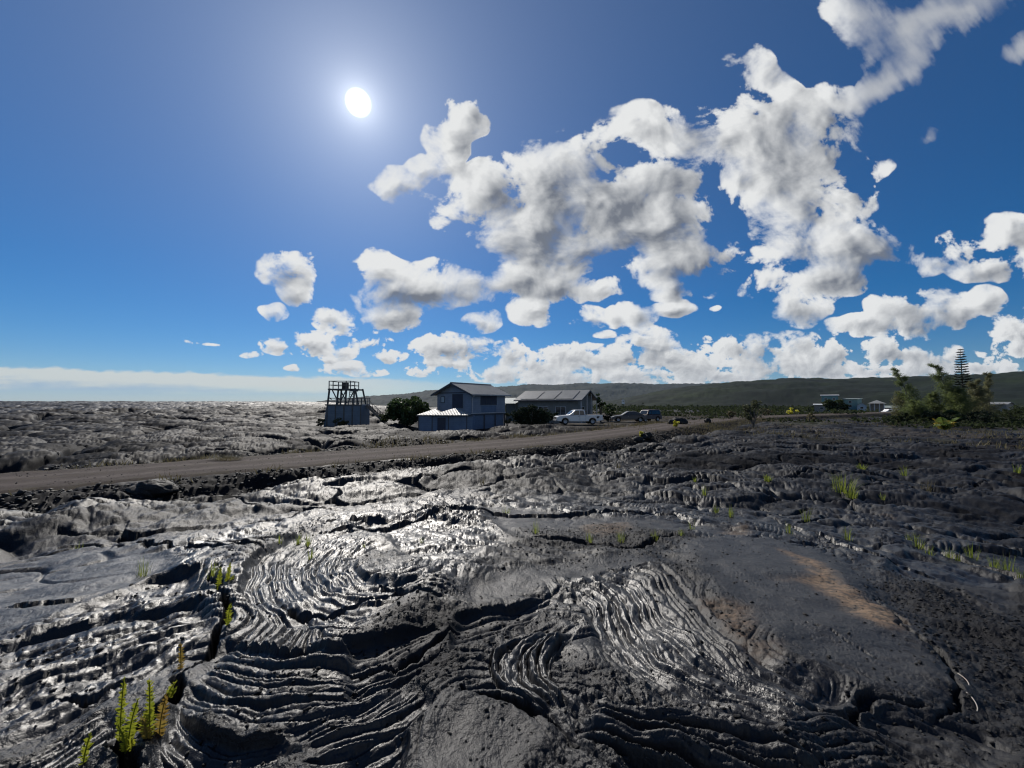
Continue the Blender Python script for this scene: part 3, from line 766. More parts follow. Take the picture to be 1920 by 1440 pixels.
def road_material():
    m, nt, b, o = mat("cinder_road")
    P = objc(nt)
    base = ramp(nt, noise(nt, 1.2, 6, .65, P), [(.3, (.042, .031, .027)), (.7, (.078, .059, .051))])
    base = mixc(nt, ramp(nt, noise(nt, 30, 4, .7, P), [(.45, (0, 0, 0)), (.75, (.7, .7, .7))]), base, (.035, .029, .028))
    tr = attr(nt, "track")
    base = mixc(nt, mth(nt, 'MULTIPLY', tr, mth(nt, 'MULTIPLY', noise(nt, 4, 3, .6, P), 1.1)), base, (.135, .112, .100))
    gr = attr(nt, "edge")
    base = mixc(nt, mth(nt, 'MULTIPLY', gr, ramp(nt, noise(nt, 5, 5, .7, P), [(.42, (0, 0, 0)), (.6, (1, 1, 1))])), base, (.075, .062, .040))
    lk(nt, base, b.inputs['Base Color'])
    b.inputs['Roughness'].default_value = .92
    b.inputs['Specular IOR Level'].default_value = .2
    lk(nt, bump(nt, noise(nt, 45, 5, .75, P), .03, .9), b.inputs['Normal'])
    return m

def new_obj(name, verts, faces, material=None, parent=None, smooth=False, mat_index=None):
    me = bpy.data.meshes.new(name)
    V = np.asarray(verts, np.float32)
    if isinstance(faces, np.ndarray):
        k = faces.shape[1]
        me.vertices.add(len(V)); me.vertices.foreach_set('co', V.ravel())
        me.loops.add(faces.size); me.loops.foreach_set('vertex_index', faces.astype(np.int32).ravel())
        me.polygons.add(len(faces)); me.polygons.foreach_set('loop_start', np.arange(0, faces.size, k, dtype=np.int32))
        me.polygons.foreach_set('loop_total', np.full(len(faces), k, np.int32))
        me.update(calc_edges=True)
    else:
        me.from_pydata([tuple(map(float, v)) for v in V], [], faces)
    if smooth: me.polygons.foreach_set('use_smooth', np.ones(len(me.polygons), bool))
    o = bpy.data.objects.new(name, me)
    for m in (material if isinstance(material, (list, tuple)) else [material]):
        if m is not None: me.materials.append(m)
    if mat_index is not None: me.polygons.foreach_set('material_index', np.asarray(mat_index, np.int32))
    col.objects.link(o)
    if parent is not None: o.parent = parent
    return o
def tag(o, label=None, cat=None, group=None, kind=None):
    for k, v in (('label', label), ('category', cat), ('group', group), ('kind', kind)):
        if v is not None: o[k] = v
    return o
def grid_faces(nr, nc, wrap=False):
    i = np.arange(nr - 1)[:, None] * nc; j = np.arange(nc if wrap else nc - 1)[None]
    j2 = (j + 1) % nc
    return np.stack([(i + j).ravel(), (i + j2).ravel(), (i + nc + j2).ravel(), (i + nc + j).ravel()], 1)

# ------------------------------------------------------------------ ground: one sheet, denser near the camera
def place_for(px, py, drop):
    """spot seen at (px, py) if it lies `drop` metres below the eye"""
    x, y, z = px_ray(px, py); k = -drop / z
    return x * k, y * k

def build_ground():
    th = np.concatenate([np.arange(-63, 63, GROUND_STEP), np.arange(63, 297, 2.0)])
    th = np.radians(th)
    rr = [0.02]
    while rr[-1] < 12000:
        r = rr[-1]
        if r < 1.35: s = 0.05
        elif r < 110: s = min(r * r / (0.534 * FPX * 1.75) * .85, max(0.0062 * r * GROUND_STEP / .085, 0.0)) * GROUND_STEP / .085
        elif r < 400: s = 0.012 * r
        else: s = 0.05 * r
        rr.append(r + max(s, .0026))
    rr = np.array(rr)
    Rr, T = np.meshgrid(rr, th, indexing='ij')
    X = (Rr * np.sin(T)).astype(np.float32); Y = (Rr * np.cos(T)).astype(np.float32)
    z, stain, ms, rub, d, sd, mr = lava(X, Y)
    # smooth out what is too far to be resolved
    V = np.stack([X, Y, z], -1).reshape(-1, 3)
    o = new_obj("ground", V, grid_faces(len(rr), len(th), True), lava_material(), smooth=True)
    tag(o, kind='structure')
    me = o.data
    r = np.sqrt(X * X + Y * Y)
    nz = fbm(X * .12, Y * .12, 3, 80)
    # dusty, weedy ground along the road and inland on the right
    edge = sstep(ROAD_W + 3.2, ROAD_W + .4, d) * (0.45 + .55 * (sd > 0)) * sstep(8, 30, r + X)
    right = sstep(20, 60, r) * sstep(.1, .45, X / np.maximum(np.abs(Y), 1)) * sstep(-.25, .25, nz)
    beyond = sstep(.2, 4, d) * (sd > 0) * sstep(-8, 12, X) * sstep(34, 44, r) * .6
    dust = np.clip(edge * .9 + right * .55 + beyond, 0, 1)
    fg = sstep(150, 700, r) * .85 + .6 * right * sstep(.0, .4, fbm(X * .06 + 5, Y * .06, 3, 85))
    for nm, a in (("stain", stain), ("smooth_crust", ms), ("rubble", rub), ("dust", dust), ("far_green", np.clip(fg, 0, 1)), ("rope", mr), ("weathered", sstep(7, 20, r) * (.74 + .26 * sstep(1, 4, d * sd)))):
        at = me.attributes.new(nm, 'FLOAT', 'POINT')
        at.data.foreach_set('value', np.ascontiguousarray(a, np.float32).ravel())
    print("ground", len(rr), len(th), len(V))
    return o

def build_road():
    nc = 21
    dx = np.gradient(ROAD[:, 0]); dy = np.gradient(ROAD[:, 1]); L = np.hypot(dx, dy)
    nx, ny = -dy / L, dx / L
    # resample evenly along the way
    cum = np.concatenate([[0], np.cumsum(np.hypot(np.diff(ROAD[:, 0]), np.diff(ROAD[:, 1])))])
    n = int(cum[-1] / .22)
    s = np.linspace(0, cum[-1], n)
    cx, cy, nx, ny = (np.interp(s, cum, a) for a in (ROAD[:, 0], ROAD[:, 1], nx, ny))
    t = np.linspace(-1, 1, nc)
    S, T = np.meshgrid(s, t, indexing='ij')
    wob = 0.30 * fbm(S * .5, T * 0 + np.sign(T) * 4, 5, 5, .65)
    off = T * (ROAD_W + .15 + wob)
    X = cx[:, None] + nx[:, None] * off; Y = cy[:, None] + ny[:, None] * off
    track = np.exp(-((np.abs(off) - .85) / .34) ** 2)
    Z = ROAD_Z + 0.03 * (1 - np.abs(T)) - .03 * track + .018 * fbm(X * 1.5, Y * 1.5, 3, 6)
    edge = np.abs(T) > .93
    Z = Z - edge * .10
    o = new_obj("road", np.stack([X, Y, Z], -1).reshape(-1, 3), grid_faces(n, nc), road_material(), smooth=True)
    tag(o, kind='structure')
    for nm, a in (("track", track), ("edge", sstep(.55, 1, np.abs(T)) + .5 * np.exp(-(off / .4) ** 2))):
        at = o.data.attributes.new(nm, 'FLOAT', 'POINT'); at.data.foreach_set('value', np.ascontiguousarray(a, np.float32).ravel())
    return o
GROUND_STEP = 0.085
HAZE = 1.7e-5

# ------------------------------------------------------------------ mesh builder
class MB:
    def __init__(self): self.v = []; self.f = []
    def add(self, vs, fs):
        n = len(self.v); self.v += [tuple(p) for p in vs]; self.f += [tuple(i + n for i in q) for q in fs]; return self
    def box(self, x0, x1, y0, y1, z0, z1):
        return self.add([(x0, y0, z0), (x1, y0, z0), (x1, y1, z0), (x0, y1, z0), (x0, y0, z1), (x1, y0, z1), (x1, y1, z1), (x0, y1, z1)],
                        [(3, 2, 1, 0), (4, 5, 6, 7), (0, 1, 5, 4), (1, 2, 6, 5), (2, 3, 7, 6), (3, 0, 4, 7)])
    def bar(self, p, q, w, h=None):
        h = h or w
        p, q = Vector(p), Vector(q); d = (q - p).normalized()
        a = d.cross(Vector((0, 0, 1)))
        if a.length < 1e-4: a = Vector((1, 0, 0))
        a.normalize(); b = a.cross(d).normalized()
        vs = [c + a * (sx * w / 2) + b * (sy * h / 2) for c in (p, q) for sx, sy in ((-1, -1), (1, -1), (1, 1), (-1, 1))]
        return self.add(vs, [(3, 2, 1, 0), (4, 5, 6, 7), (0, 1, 5, 4), (1, 2, 6, 5), (2, 3, 7, 6), (3, 0, 4, 7)])
    def prism(self, poly, y0, y1):
        """polygon in x,z drawn out along y"""
        n = len(poly)
        vs = [(x, y0, z) for x, z in poly] + [(x, y1, z) for x, z in poly]
        fs = [tuple(range(n - 1, -1, -1)), tuple(range(n, 2 * n))] + [(i, (i + 1) % n, n + (i + 1) % n, n + i) for i in range(n)]
        return self.add(vs, [tuple(reversed(q)) for q in fs])
    def prism_x(self, poly, x0, x1):
        """polygon in y,z drawn out along x"""
        n = len(poly)
        vs = [(x0, y, z) for y, z in poly] + [(x1, y, z) for y, z in poly]
        fs = [tuple(range(n - 1, -1, -1)), tuple(range(n, 2 * n))] + [(i, (i + 1) % n, n + (i + 1) % n, n + i) for i in range(n)]
        return self.add(vs, fs)
    def slabq(self, a, b, c, d, t):
        """four-cornered sheet a-b-c-d with thickness t below it"""
        P = [Vector(p) for p in (a, b, c, d)]; nn = (P[1] - P[0]).cross(P[2] - P[0]).normalized()
        if nn.z < 0: nn = -nn
        vs = P + [p - nn * t for p in P]
        return self.add(vs, [(0, 1, 2, 3), (7, 6, 5, 4), (0, 4, 5, 1), (1, 5, 6, 2), (2, 6, 7, 3), (3, 7, 4, 0)])
    def tube(self, pts, radii, n=7, cap=True):
        pts = [Vector(p) for p in pts]; rings = []
        for i, p in enumerate(pts):
            d = (pts[min(i + 1, len(pts) - 1)] - pts[max(i - 1, 0)]).normalized()
            a = d.cross(Vector((0.31, 0.95, 0.02)))
            if a.length < 1e-3: a = d.cross(Vector((1, 0, 0)))
            a.normalize(); b = d.cross(a)
            r = radii[i] if hasattr(radii, '__len__') else radii
            rings.append([p + (a * math.cos(2 * math.pi * k / n) + b * math.sin(2 * math.pi * k / n)) * r for k in range(n)])
        vs = [q for r in rings for q in r]; fs = []
        for i in range(len(pts) - 1):
            for k in range(n):
                fs.append((i * n + k, i * n + (k + 1) % n, (i + 1) * n + (k + 1) % n, (i + 1) * n + k))
        if cap: fs += [tuple(range(n - 1, -1, -1)), tuple((len(pts) - 1) * n + k for k in range(n))]
        return self.add(vs, fs)
    def lathe_y(self, c, prof, n=18):
        """rings (y, r) about a y axis through c"""
        vs = []; fs = []
        for y, r in prof:
            vs += [(c[0] + r * math.cos(2 * math.pi * k / n), c[1] + y, c[2] + r * math.sin(2 * math.pi * k / n)) for k in range(n)]
        for i in range(len(prof) - 1):
            for k in range(n):
                fs.append((i * n + k, i * n + (k + 1) % n, (i + 1) * n + (k + 1) % n, (i + 1) * n + k))
        fs += [tuple(range(n)), tuple((len(prof) - 1) * n + k for k in range(n - 1, -1, -1))]
        return self.add(vs, fs)
    def build(self, name, material, parent=None, smooth=False, bevel=0.0):
        o = new_obj(name, self.v, self.f, material, parent, smooth)
        if bevel:
            m = o.modifiers.new("bevel", 'BEVEL'); m.width = bevel; m.segments = 2; m.limit_method = 'ANGLE'; m.angle_limit = R(35)
        return o

def thing(name, label, cat, loc, rz=0.0, group=None):
    o = bpy.data.objects.new(name, None); o.location = loc; o.rotation_euler = (0, 0, rz); o.empty_display_size = .2
    col.objects.link(o)
    return tag(o, label, cat, group)
def copy_tree(o, parent=None):
    c = o.copy(); col.objects.link(c)
    if parent is not None: c.parent = parent
    for ch in list(o.children): copy_tree(ch, c)
    return c

# ------------------------------------------------------------------ more materials
def plain(name, c, rough=.6, spec=.4, var=.25, scale=3.0, bumpd=0.0, bscale=40, metal=0.0):
    m, nt, b, o = mat(name)
    P = objc(nt)
    d = tuple(x * (1 - var) for x in c); e = tuple(min(1, x * (1 + var)) for x in c)
    lk(nt, ramp(nt, noise(nt, scale, 5, .65, P), [(.3, d), (.7, e)]), b.inputs['Base Color'])
    b.inputs['Roughness'].default_value = rough; b.inputs['Specular IOR Level'].default_value = spec; b.inputs['Metallic'].default_value = metal
    if bumpd: lk(nt, bump(nt, noise(nt, bscale, 4, .6, P), bumpd, .8), b.inputs['Normal'])
    return m
def corrugated(name, c, axis='X', pitch=.09, rust=.15, rough=.38, var=.18):
    m, nt, b, o = mat(name)
    P = objc(nt)
    sp = nt.nodes.new('ShaderNodeSeparateXYZ'); lk(nt, P, sp.inputs[0])
    w = mth(nt, 'SINE', mth(nt, 'MULTIPLY', sp.outputs[axis], 2 * math.pi / pitch))
    base = ramp(nt, noise(nt, 1.1, 5, .7, P), [(.3, tuple(x * (1 - var) for x in c)), (.7, tuple(min(1, x * (1 + var)) for x in c))])
    base = mixc(nt, mth(nt, 'MULTIPLY', ramp(nt, noise(nt, 2.3, 6, .75, P), [(.58, (0, 0, 0)), (.75, (1, 1, 1))]), rust), base, (.16, .10, .07))
    lk(nt, base, b.inputs['Base Color']); b.inputs['Roughness'].default_value = rough; b.inputs['Specular IOR Level'].default_value = .5
    lk(nt, bump(nt, w, .02, .8), b.inputs['Normal'])
    return m
def boards(name, c, axis='Z', pitch=.2, var=.15, rough=.7):
    m, nt, b, o = mat(name)
    P = objc(nt)
    sp = nt.nodes.new('ShaderNodeSeparateXYZ'); lk(nt, P, sp.inputs[0])
    fr = mth(nt, 'FRACT', mth(nt, 'DIVIDE', sp.outputs[axis], pitch))
    base = ramp(nt, noise(nt, 1.6, 5, .65, P), [(.3, tuple(x * (1 - var) for x in c)), (.7, tuple(min(1, x * (1 + var)) for x in c))])
    base = mixc(nt, ramp(nt, fr, [(.0, (1, 1, 1)), (.06, (0, 0, 0))]), base, tuple(x * .45 for x in c))
    lk(nt, base, b.inputs['Base Color']); b.inputs['Roughness'].default_value = rough; b.inputs['Specular IOR Level'].default_value = .3
    lk(nt, bump(nt, ramp(nt, fr, [(0, (0, 0, 0)), (.08, (1, 1, 1))]), .015, .8), b.inputs['Normal'])
    return m
def leafy(name, c1, c2, trans=.45, rough=.5, scale=2.0):
    m, nt, b, o = mat(name)
    P = objc(nt)
    cc = ramp(nt, noise(nt, scale, 4, .7, P), [(.32, c1), (.68, c2)])
    lk(nt, cc, b.inputs['Base Color']); b.inputs['Roughness'].default_value = rough; b.inputs['Specular IOR Level'].default_value = .35
    t = nt.nodes.new('ShaderNodeBsdfTranslucent')
    lk(nt, mixc(nt, .5, cc, (.5, .62, .08), 'MULTIPLY') if False else cc, t.inputs[0])
    mx = nt.nodes.new('ShaderNodeMixShader'); mx.inputs[0].default_value = trans
    lk(nt, b.outputs[0], mx.inputs[1]); lk(nt, t.outputs[0], mx.inputs[2]); lk(nt, mx.outputs[0], o.inputs[0])
    return m
def glass(name, c=(.02, .025, .03), rough=.08):
    m, nt, b, o = mat(name)
    b.inputs['Base Color'].default_value = (*c, 1); b.inputs['Roughness'].default_value = rough; b.inputs['Specular IOR Level'].default_value = .8
    return m
def paint(name, c, rough=.3, coat=.6):
    m, nt, b, o = mat(name)
    P = objc(nt)
    lk(nt, mixc(nt, mth(nt, 'MULTIPLY', noise(nt, 3, 5, .7, P), .35), c, tuple(x * .6 + .004 for x in c)), b.inputs['Base Color'])
    b.inputs['Roughness'].default_value = rough; b.inputs['Coat Weight'].default_value = coat; b.inputs['Coat Roughness'].default_value = .12
    return m

M = dict(
    wall=boards("blue_grey_boards", (.21, .26, .34), 'Z', .22), wall2=boards("blue_boards_lower", (.12, .18, .28), 'Z', .2), gable=plain("gable_boards", (.15, .17, .22), .7),
    roof=corrugated("silver_metal_roof", (.225, .225, .215), 'Y', .15), roof_w=corrugated("white_metal_roof", (.27, .27, .25), 'X', .16, .2, .42), roof_g=corrugated("green_grey_roof", (.30, .34, .30), 'X', .2, .25),
    trim=plain("dark_trim", (.06, .07, .09), .6), trim_w=plain("pale_trim", (.40, .42, .45), .5), pane=glass("window_glass"), pane_l=glass("pale_pane", (.35, .42, .48), .3), shutter=boards("dark_shutter", (.045, .055, .085), 'Z', .08),
    frame=plain("grey_wood", (.10, .105, .105), .75, .3, .3), tank=boards("blue_grey_siding", (.13, .18, .24), 'Z', .28), frame_l=plain("weathered_wood", (.16, .15, .14), .75),
    wall_g=boards("grey_green_boards", (.17, .185, .185), 'X', .3), white=plain("white_paint", (.72, .72, .71), .45, .5, .08), brown=plain("rust_brown", (.10, .05, .04), .8),
    teal=plain("teal_paint", (.15, .28, .28), .6), greenw=plain("pale_green_paint", (.22, .34, .31), .6), bluew=plain("pale_blue_paint", (.42, .50, .55), .6), tan=plain("tan_paint", (.32, .28, .24), .7),
    truck=paint("white_car_paint", (.66, .68, .70)), dark=paint("dark_blue_car_paint", (.008, .012, .022), .4, .25), red=paint("dark_red_car_paint", (.05, .010, .010), .4, .25),
    tyre=plain("rubber", (.02, .02, .02), .85, .2), rim=plain("alloy", (.35, .36, .37), .35, .5, .1), chrome=plain("bumper_grey", (.28, .29, .30), .4), black=plain("black_plastic", (.02, .02, .022), .6), lamp=glass("lamp_lens", (.55, .56, .55), .15), tail=glass("tail_lens", (.25, .01, .01), .2),
    bark=plain("bark", (.095, .075, .058), .9, .2, .35, 6, .03, 25), bark_g=plain("grey_bark", (.14, .125, .105), .9, .2, .35, 6, .03, 25),
    tree=leafy("tree_leaves", (.022, .042, .014), (.055, .088, .026), .35), hedge=leafy("hedge_leaves", (.012, .020, .012), (.028, .045, .02), .25, .8), scrub=leafy("scrub_leaves", (.020, .030, .013), (.042, .052, .022), .45, 1.0), ohia=leafy("ohia_leaves", (.045, .055, .028), (.10, .105, .05), .4),
    iron=leafy("ironwood_needles", (.085, .12, .045), (.19, .225, .08), .68), iron_b=leafy("brown_ironwood_needles", (.12, .125, .065), (.21, .205, .10), .68), norfolk=leafy("norfolk_needles", (.016, .026, .018), (.035, .048, .028), .25),
    bush=leafy("bush_leaves", (.026, .042, .016), (.062, .075, .026), .4, .75), palm=leafy("palm_leaves", (.10, .17, .03), (.24, .30, .06), .5), palm_y=leafy("yellow_palm_leaves", (.42, .30, .04), (.60, .46, .10), .5),
    fern=leafy("fern_fronds", (.16, .20, .018), (.34, .34, .035), .55, .5, 9), fern_b=leafy("browning_fronds", (.22, .13, .03), (.30, .24, .05), .5, .6, 9), grass=leafy("green_grass", (.15, .20, .03), (.28, .31, .06), .6, .6, 5), straw=leafy("dry_grass", (.085, .075, .038), (.17, .145, .078), .4, .7, 3),
    yellow=leafy("yellow_leaves", (.42, .40, .03), (.60, .56, .08), .5), twig=plain("dry_twig", (.42, .38, .32), .8),
)
def rock_material():
    m, nt, b, o = mat("dark_rock")
    P = objc(nt)
    lk(nt, ramp(nt, noise(nt, 6, 5, .65, P), [(.3, (.008, .008, .009)), (.7, (.024, .023, .022))]), b.inputs['Base Color'])
    lk(nt, ramp(nt, noise(nt, 9, 3, .6, P), [(.3, (.45, .45, .45)), (.7, (.8, .8, .8))]), b.inputs['Roughness'])
    b.inputs['Specular IOR Level'].default_value = .3
    lk(nt, bump(nt, noise(nt, 30, 5, .7, P), .03, .9), b.inputs['Normal'])
    return m
M['rock'] = rock_material()

# ------------------------------------------------------------------ plants
rng = np.random.default_rng(5)
def leaf_quads(C, size, nrm=None, aspect=1.7, up=0.0):
    """one leaf-sized face at each point of C, turned at random"""
    n = len(C)
    a = rng.normal(size=(n, 3)); a[:, 2] += up; a /= np.linalg.norm(a, axis=1)[:, None]
    b = rng.normal(size=(n, 3)); b -= a * (a * b).sum(1)[:, None]; b /= np.linalg.norm(b, axis=1)[:, None]
    s = size * rng.uniform(.6, 1.4, n)[:, None] if np.isscalar(size) else size[:, None]
    L, Wd = a * s * aspect / 2, b * s / 2
    V = np.stack([C - L, C + Wd - L * .1, C + L, C - Wd - L * .1], 1).reshape(-1, 3)
    F = np.arange(n * 4).reshape(n, 4)
    return V, F
def join(parts):
    V = np.vstack([p[0] for p in parts]); o = 0; F = []
    for v, f in parts:
        F.append(f + o); o += len(v)
    return V, np.vstack(F)
def strands(P0, P1, width):
    """thin blades from P0 to P1"""
    n = len(P0); d = P1 - P0
    s = np.cross(d, rng.normal(size=(n, 3))); s /= np.linalg.norm(s, axis=1)[:, None] + 1e-9
    w = (np.broadcast_to(width, (n,)))[:, None] * s / 2
    V = np.stack([P0 - w, P0 + w, P1 + w * .35, P1 - w * .35], 1).reshape(-1, 3)
    return V, np.arange(n * 4).reshape(n, 4)
def ball(n):
    v = rng.normal(size=(n, 3)); v /= np.linalg.norm(v, axis=1)[:, None]
    return v * np.cbrt(rng.uniform(.15, 1, n))[:, None]

def clump_tree(name, label, cat, loc, h, rx, leaf, n, material, bark='bark', trunk_h=.3, nclump=26, flat=.75, group=None, multi=3, ry=None):
    """a broad-leaved tree: forked trunk and a crown of separate leafy clumps"""
    t = thing(name, label, cat, loc, 0, group)
    mb = MB(); pts = []
    ry = ry or rx
    cl = []
    for i in range(nclump):
        u = ball(1)[0]
        c = np.array([u[0] * rx * .86, u[1] * ry * .86, h * (trunk_h + (1 - trunk_h) * .5) + u[2] * h * (1 - trunk_h) * .42])
        cl.append((c, rng.uniform(.20, .38) * min(rx, h * .55)))
    for k in range(multi):
        a = 2 * math.pi * k / multi + .6
        q = [(0, 0, -.15), (.10 * rx * math.cos(a), .10 * rx * math.sin(a), h * trunk_h * .6), (.35 * rx * math.cos(a), .35 * rx * math.sin(a), h * (trunk_h + .18)), (.6 * rx * math.cos(a), .6 * rx * math.sin(a), h * .72)]
        mb.tube(q, [.045 * h * .6, .034 * h * .6, .022 * h * .6, .008 * h], 6)
    for c, r in cl[::2]:
        s = np.array([c[0] * .35, c[1] * .35, h * (trunk_h + .12)])
        mb.tube([s, (s + c) / 2 + (0, 0, -.05 * h), c], [.012 * h, .008 * h, .004 * h], 5)
    mb.build('trunk', M[bark], t)
    C = np.vstack([c + ball(max(6, int(n / nclump))) * r * np.array([1.15, 1.15, flat]) for c, r in cl])
    V, F = leaf_quads(C, leaf)
    new_obj('crown', V, F, M[material], t)
    return t

def ironwood(label, loc, h, lean, spread, material='iron', dens=1.0, group='tall feathery trees of the grove'):
    """a casuarina: leaning trunk, thin drooping needle sprays"""
    t = thing('ironwood_tree', label, 'tree', loc, 0, group)
    lx, ly = lean
    s = np.linspace(0, 1, 9)
    axis = np.stack([lx * s ** 1.8, ly * s ** 1.8, h * s - .2 * (s < .01)], 1)
    mb = MB(); mb.tube(axis, list(.013 * h * (1 - s) + .008), 6)
    tips = []
    nb = int(44 * dens)
    P0, P1 = [], []
    for i in range(nb):
        u = .12 + .86 * (i + rng.uniform()) / nb
        p = np.array([np.interp(u, s, axis[:, k]) for k in range(3)])
        a = rng.uniform(0, 2 * math.pi); L = spread * (1.05 - u * .85) * rng.uniform(.6, 1.15)
        d = np.array([math.cos(a), math.sin(a), rng.uniform(.25, .8)])
        q = p + d * L * .6; e = p + d * L + np.array([lx * .1, 0, L * .15])
        mb.tube([p, q, e], [.007 * h * (1.1 - u), .004 * h * (1.1 - u), .003], 4)
        m = int(210 * dens * (1.15 - u * .6)); w = rng.uniform(.15, 1, m)[:, None]
        c = np.where(w < .6, p + (q - p) * w / .6, q + (e - q) * (w - .6) / .4) + rng.normal(size=(m, 3)) * (.04 + .13 * (1 - u)) * spread
        P0.append(c); dd = rng.normal(size=(m, 3)) * .45 + np.array([0, 0, -.35]) + d * .55
        P1.append(c + dd / np.linalg.norm(dd, axis=1)[:, None] * rng.uniform(.25, .75, m)[:, None] * (.34 + .10 * h / 5))
    # the leader's own tuft
    m = 90; w = rng.uniform(.75, 1, m)
    c = np.stack([np.interp(w, s, axis[:, k]) for k in range(3)], 1); P0.append(c)
    P1.append(c + rng.normal(size=(m, 3)) * .12 + np.array([lx * .06, 0, .12]))
    mb.build('trunk', M['bark_g'], t)
    V, F = strands(np.vstack(P0), np.vstack(P1), .042)
    new_obj('crown', V, F, M[material], t)
    return t

def norfolk_pine(label, loc, h):
    t = thing('norfolk_pine', label, 'tree', loc)
    MB().tube([(0, 0, -.2), (0.03, 0, h * .5), (.0, 0, h)], [.16, .09, .015], 8).build('trunk', M['bark'], t)
    mb = MB(); P0, P1 = [], []
    nl = 27
    for i in range(nl):
        z = h * (.10 + .88 * i / (nl - 1)); L = (1.35 * (1 - i / (nl - 1)) ** .75 + .22) * rng.uniform(.85, 1.1)
        a0 = rng.uniform(0, 6.28)
        for k in range(6):
            a = a0 + k * 2 * math.pi / 6 + rng.uniform(-.15, .15); LL = L * rng.uniform(.75, 1.1)
            d = np.array([math.cos(a), math.sin(a), 0.0])
            p = np.array([0, 0, z]); q = p + d * LL * .6 + np.array([0, 0, -.02 * LL]); e = p + d * LL + np.array([0, 0, .16 * LL])
            mb.tube([p, q, e], [.022, .014, .006], 4)
            m = int(110 * LL) + 16; w = rng.uniform(.1, 1, m)[:, None]
            c = p + (e - p) * w + np.array([0, 0, -.06 * LL]) * np.sin(w * 3.14)
            P0.append(c); P1.append(c + rng.normal(size=(m, 3)) * np.array([.10, .10, .05]) + np.array([0, 0, .07]) + d * .08)
    mb.build('branches', M['bark'], t)
    V, F = strands(np.vstack(P0), np.vstack(P1), .075)
    new_obj('crown', V, F, M['norfolk'], t)
    return t

def fern(label, loc, fronds, group=None, cat='fern'):
    """upright sword fern: each frond a stalk with paired leaflets"""
    t = thing('sword_fern', label, cat, loc, 0, group)
    for (ox, oy, h, lx, ly, w, brown) in fronds:
        n = max(14, int(h / .0075)); s = np.linspace(0, 1, n)
        ax = np.stack([ox + lx * s ** 2, oy + ly * s ** 2, h * s - .03], 1)
        mb = MB(); mb.tube(ax[::3], [.0035] * len(ax[::3]), 4, False)
        V, F = [np.array(mb.v)], [np.array(mb.f)]
        side = np.array([1.0, .35, 0]) / 1.06; nn = np.array([-.33, .94, 0])
        o = len(mb.v); vs = []; fs = []
        for i in range(1, n):
            lw = w * (np.sin(np.pi * min(1, .25 + .75 * s[i])) ** .6 if s[i] > .3 else .75 + .25 * s[i] / .3) * rng.uniform(.85, 1.1)
            for sg in (-1, 1):
                p = ax[i]; tw = rng.normal(size=3) * .004
                tip = p + side * sg * lw + nn * rng.normal() * .006 + np.array([0, 0, .010 + rng.normal() * .003]) + tw
                k = o + len(vs); b = np.array([0, 0, .0054])
                vs += [p - b * .8, p + (tip - p) * .55 - b, tip, p + (tip - p) * .55 + b * .9, p + b * .8]
                fs += [(k, k + 1, k + 3, k + 4), (k + 1, k + 2, k + 2 + 1, k + 3)]
        me_v = np.vstack([V[0], np.array(vs)])
        faces = [tuple(q) for q in F[0]] + [(a, b_, c, d) if len({a, b_, c, d}) == 4 else (a, b_, c) for a, b_, c, d in fs]
        new_obj('frond', me_v, faces, M['fern_b' if brown else 'fern'], t)
    return t

def tuft_mesh(name, n, h, spread, bw, material, seed, parent=None, lean=.5):
    r = np.random.default_rng(seed)
    a = r.uniform(0, 2 * np.pi, n); rad = spread * .45 * np.sqrt(r.uniform(0, 1, n))
    hh = h * r.uniform(.45, 1.05, n); out = spread * r.uniform(.1, 1, n) * lean
    k = 4; V = []; F = []
    for i in range(n):
        ca, sa = math.cos(a[i]), math.sin(a[i]); s = np.linspace(0, 1, k)
        px = ca * (rad[i] + out[i] * s ** 2); py = sa * (rad[i] + out[i] * s ** 2); pz = hh[i] * (s - .18 * s ** 2 * out[i] / max(spread, .01)) - .03
        w = bw * (1 - s * .9) / 2; tx, ty = -sa, ca
        o = len(V) and sum(len(q) for q in V)
        L = np.stack([px - tx * w, py - ty * w, pz], 1); Rr = np.stack([px + tx * w, py + ty * w, pz], 1)
        V.append(np.empty((2 * k, 3))); V[-1][0::2] = L; V[-1][1::2] = Rr
        for j in range(k - 1): F.append((o + 2 * j, o + 2 * j + 1, o + 2 * j + 3, o + 2 * j + 2))
    return new_obj(name, np.vstack(V), np.array(F), material, parent)

def boulder(name, label, loc, size, seed, sq=(1, 1, .75), cat='boulder', rz=0):
    n1, n2 = 40, 26
    u = np.linspace(0, 2 * np.pi, n1, endpoint=False); v = np.linspace(0.02, np.pi - .02, n2)
    U, Vv = np.meshgrid(u, v)
    d = np.stack([np.cos(U) * np.sin(Vv), np.sin(U) * np.sin(Vv), np.cos(Vv)], -1)
    rr = 1 + .22 * perlin(d[..., 0] * 1.6 + d[..., 2] * 1.1, d[..., 1] * 1.6 - d[..., 2] * .9, seed) + .10 * fbm(d[..., 0] * 4 + d[..., 2] * 3, d[..., 1] * 4 + d[..., 2], 3, seed + 2)
    f1, f2, ra, *_ = worley(d[..., 0] * 2.2 + d[..., 2], d[..., 1] * 2.2 - d[..., 2], seed + 5)
    rr = rr - .16 * f1
    P = d * rr[..., None] * np.array(sq) * size
    o = new_obj(name, P.reshape(-1, 3), grid_faces(n2, n1, True), M['rock'], None, True)
    o.location = loc; o.rotation_euler = (0, 0, rz)
    return tag(o, label, cat)

# ------------------------------------------------------------------ buildings
def gx(px, Y): return px_ray(px, 754)[0] * Y / px_ray(px, 754)[1]
def gz_at(py, Y):
    x, y, z = px_ray(960, py); return CAM_Z + z * Y / y

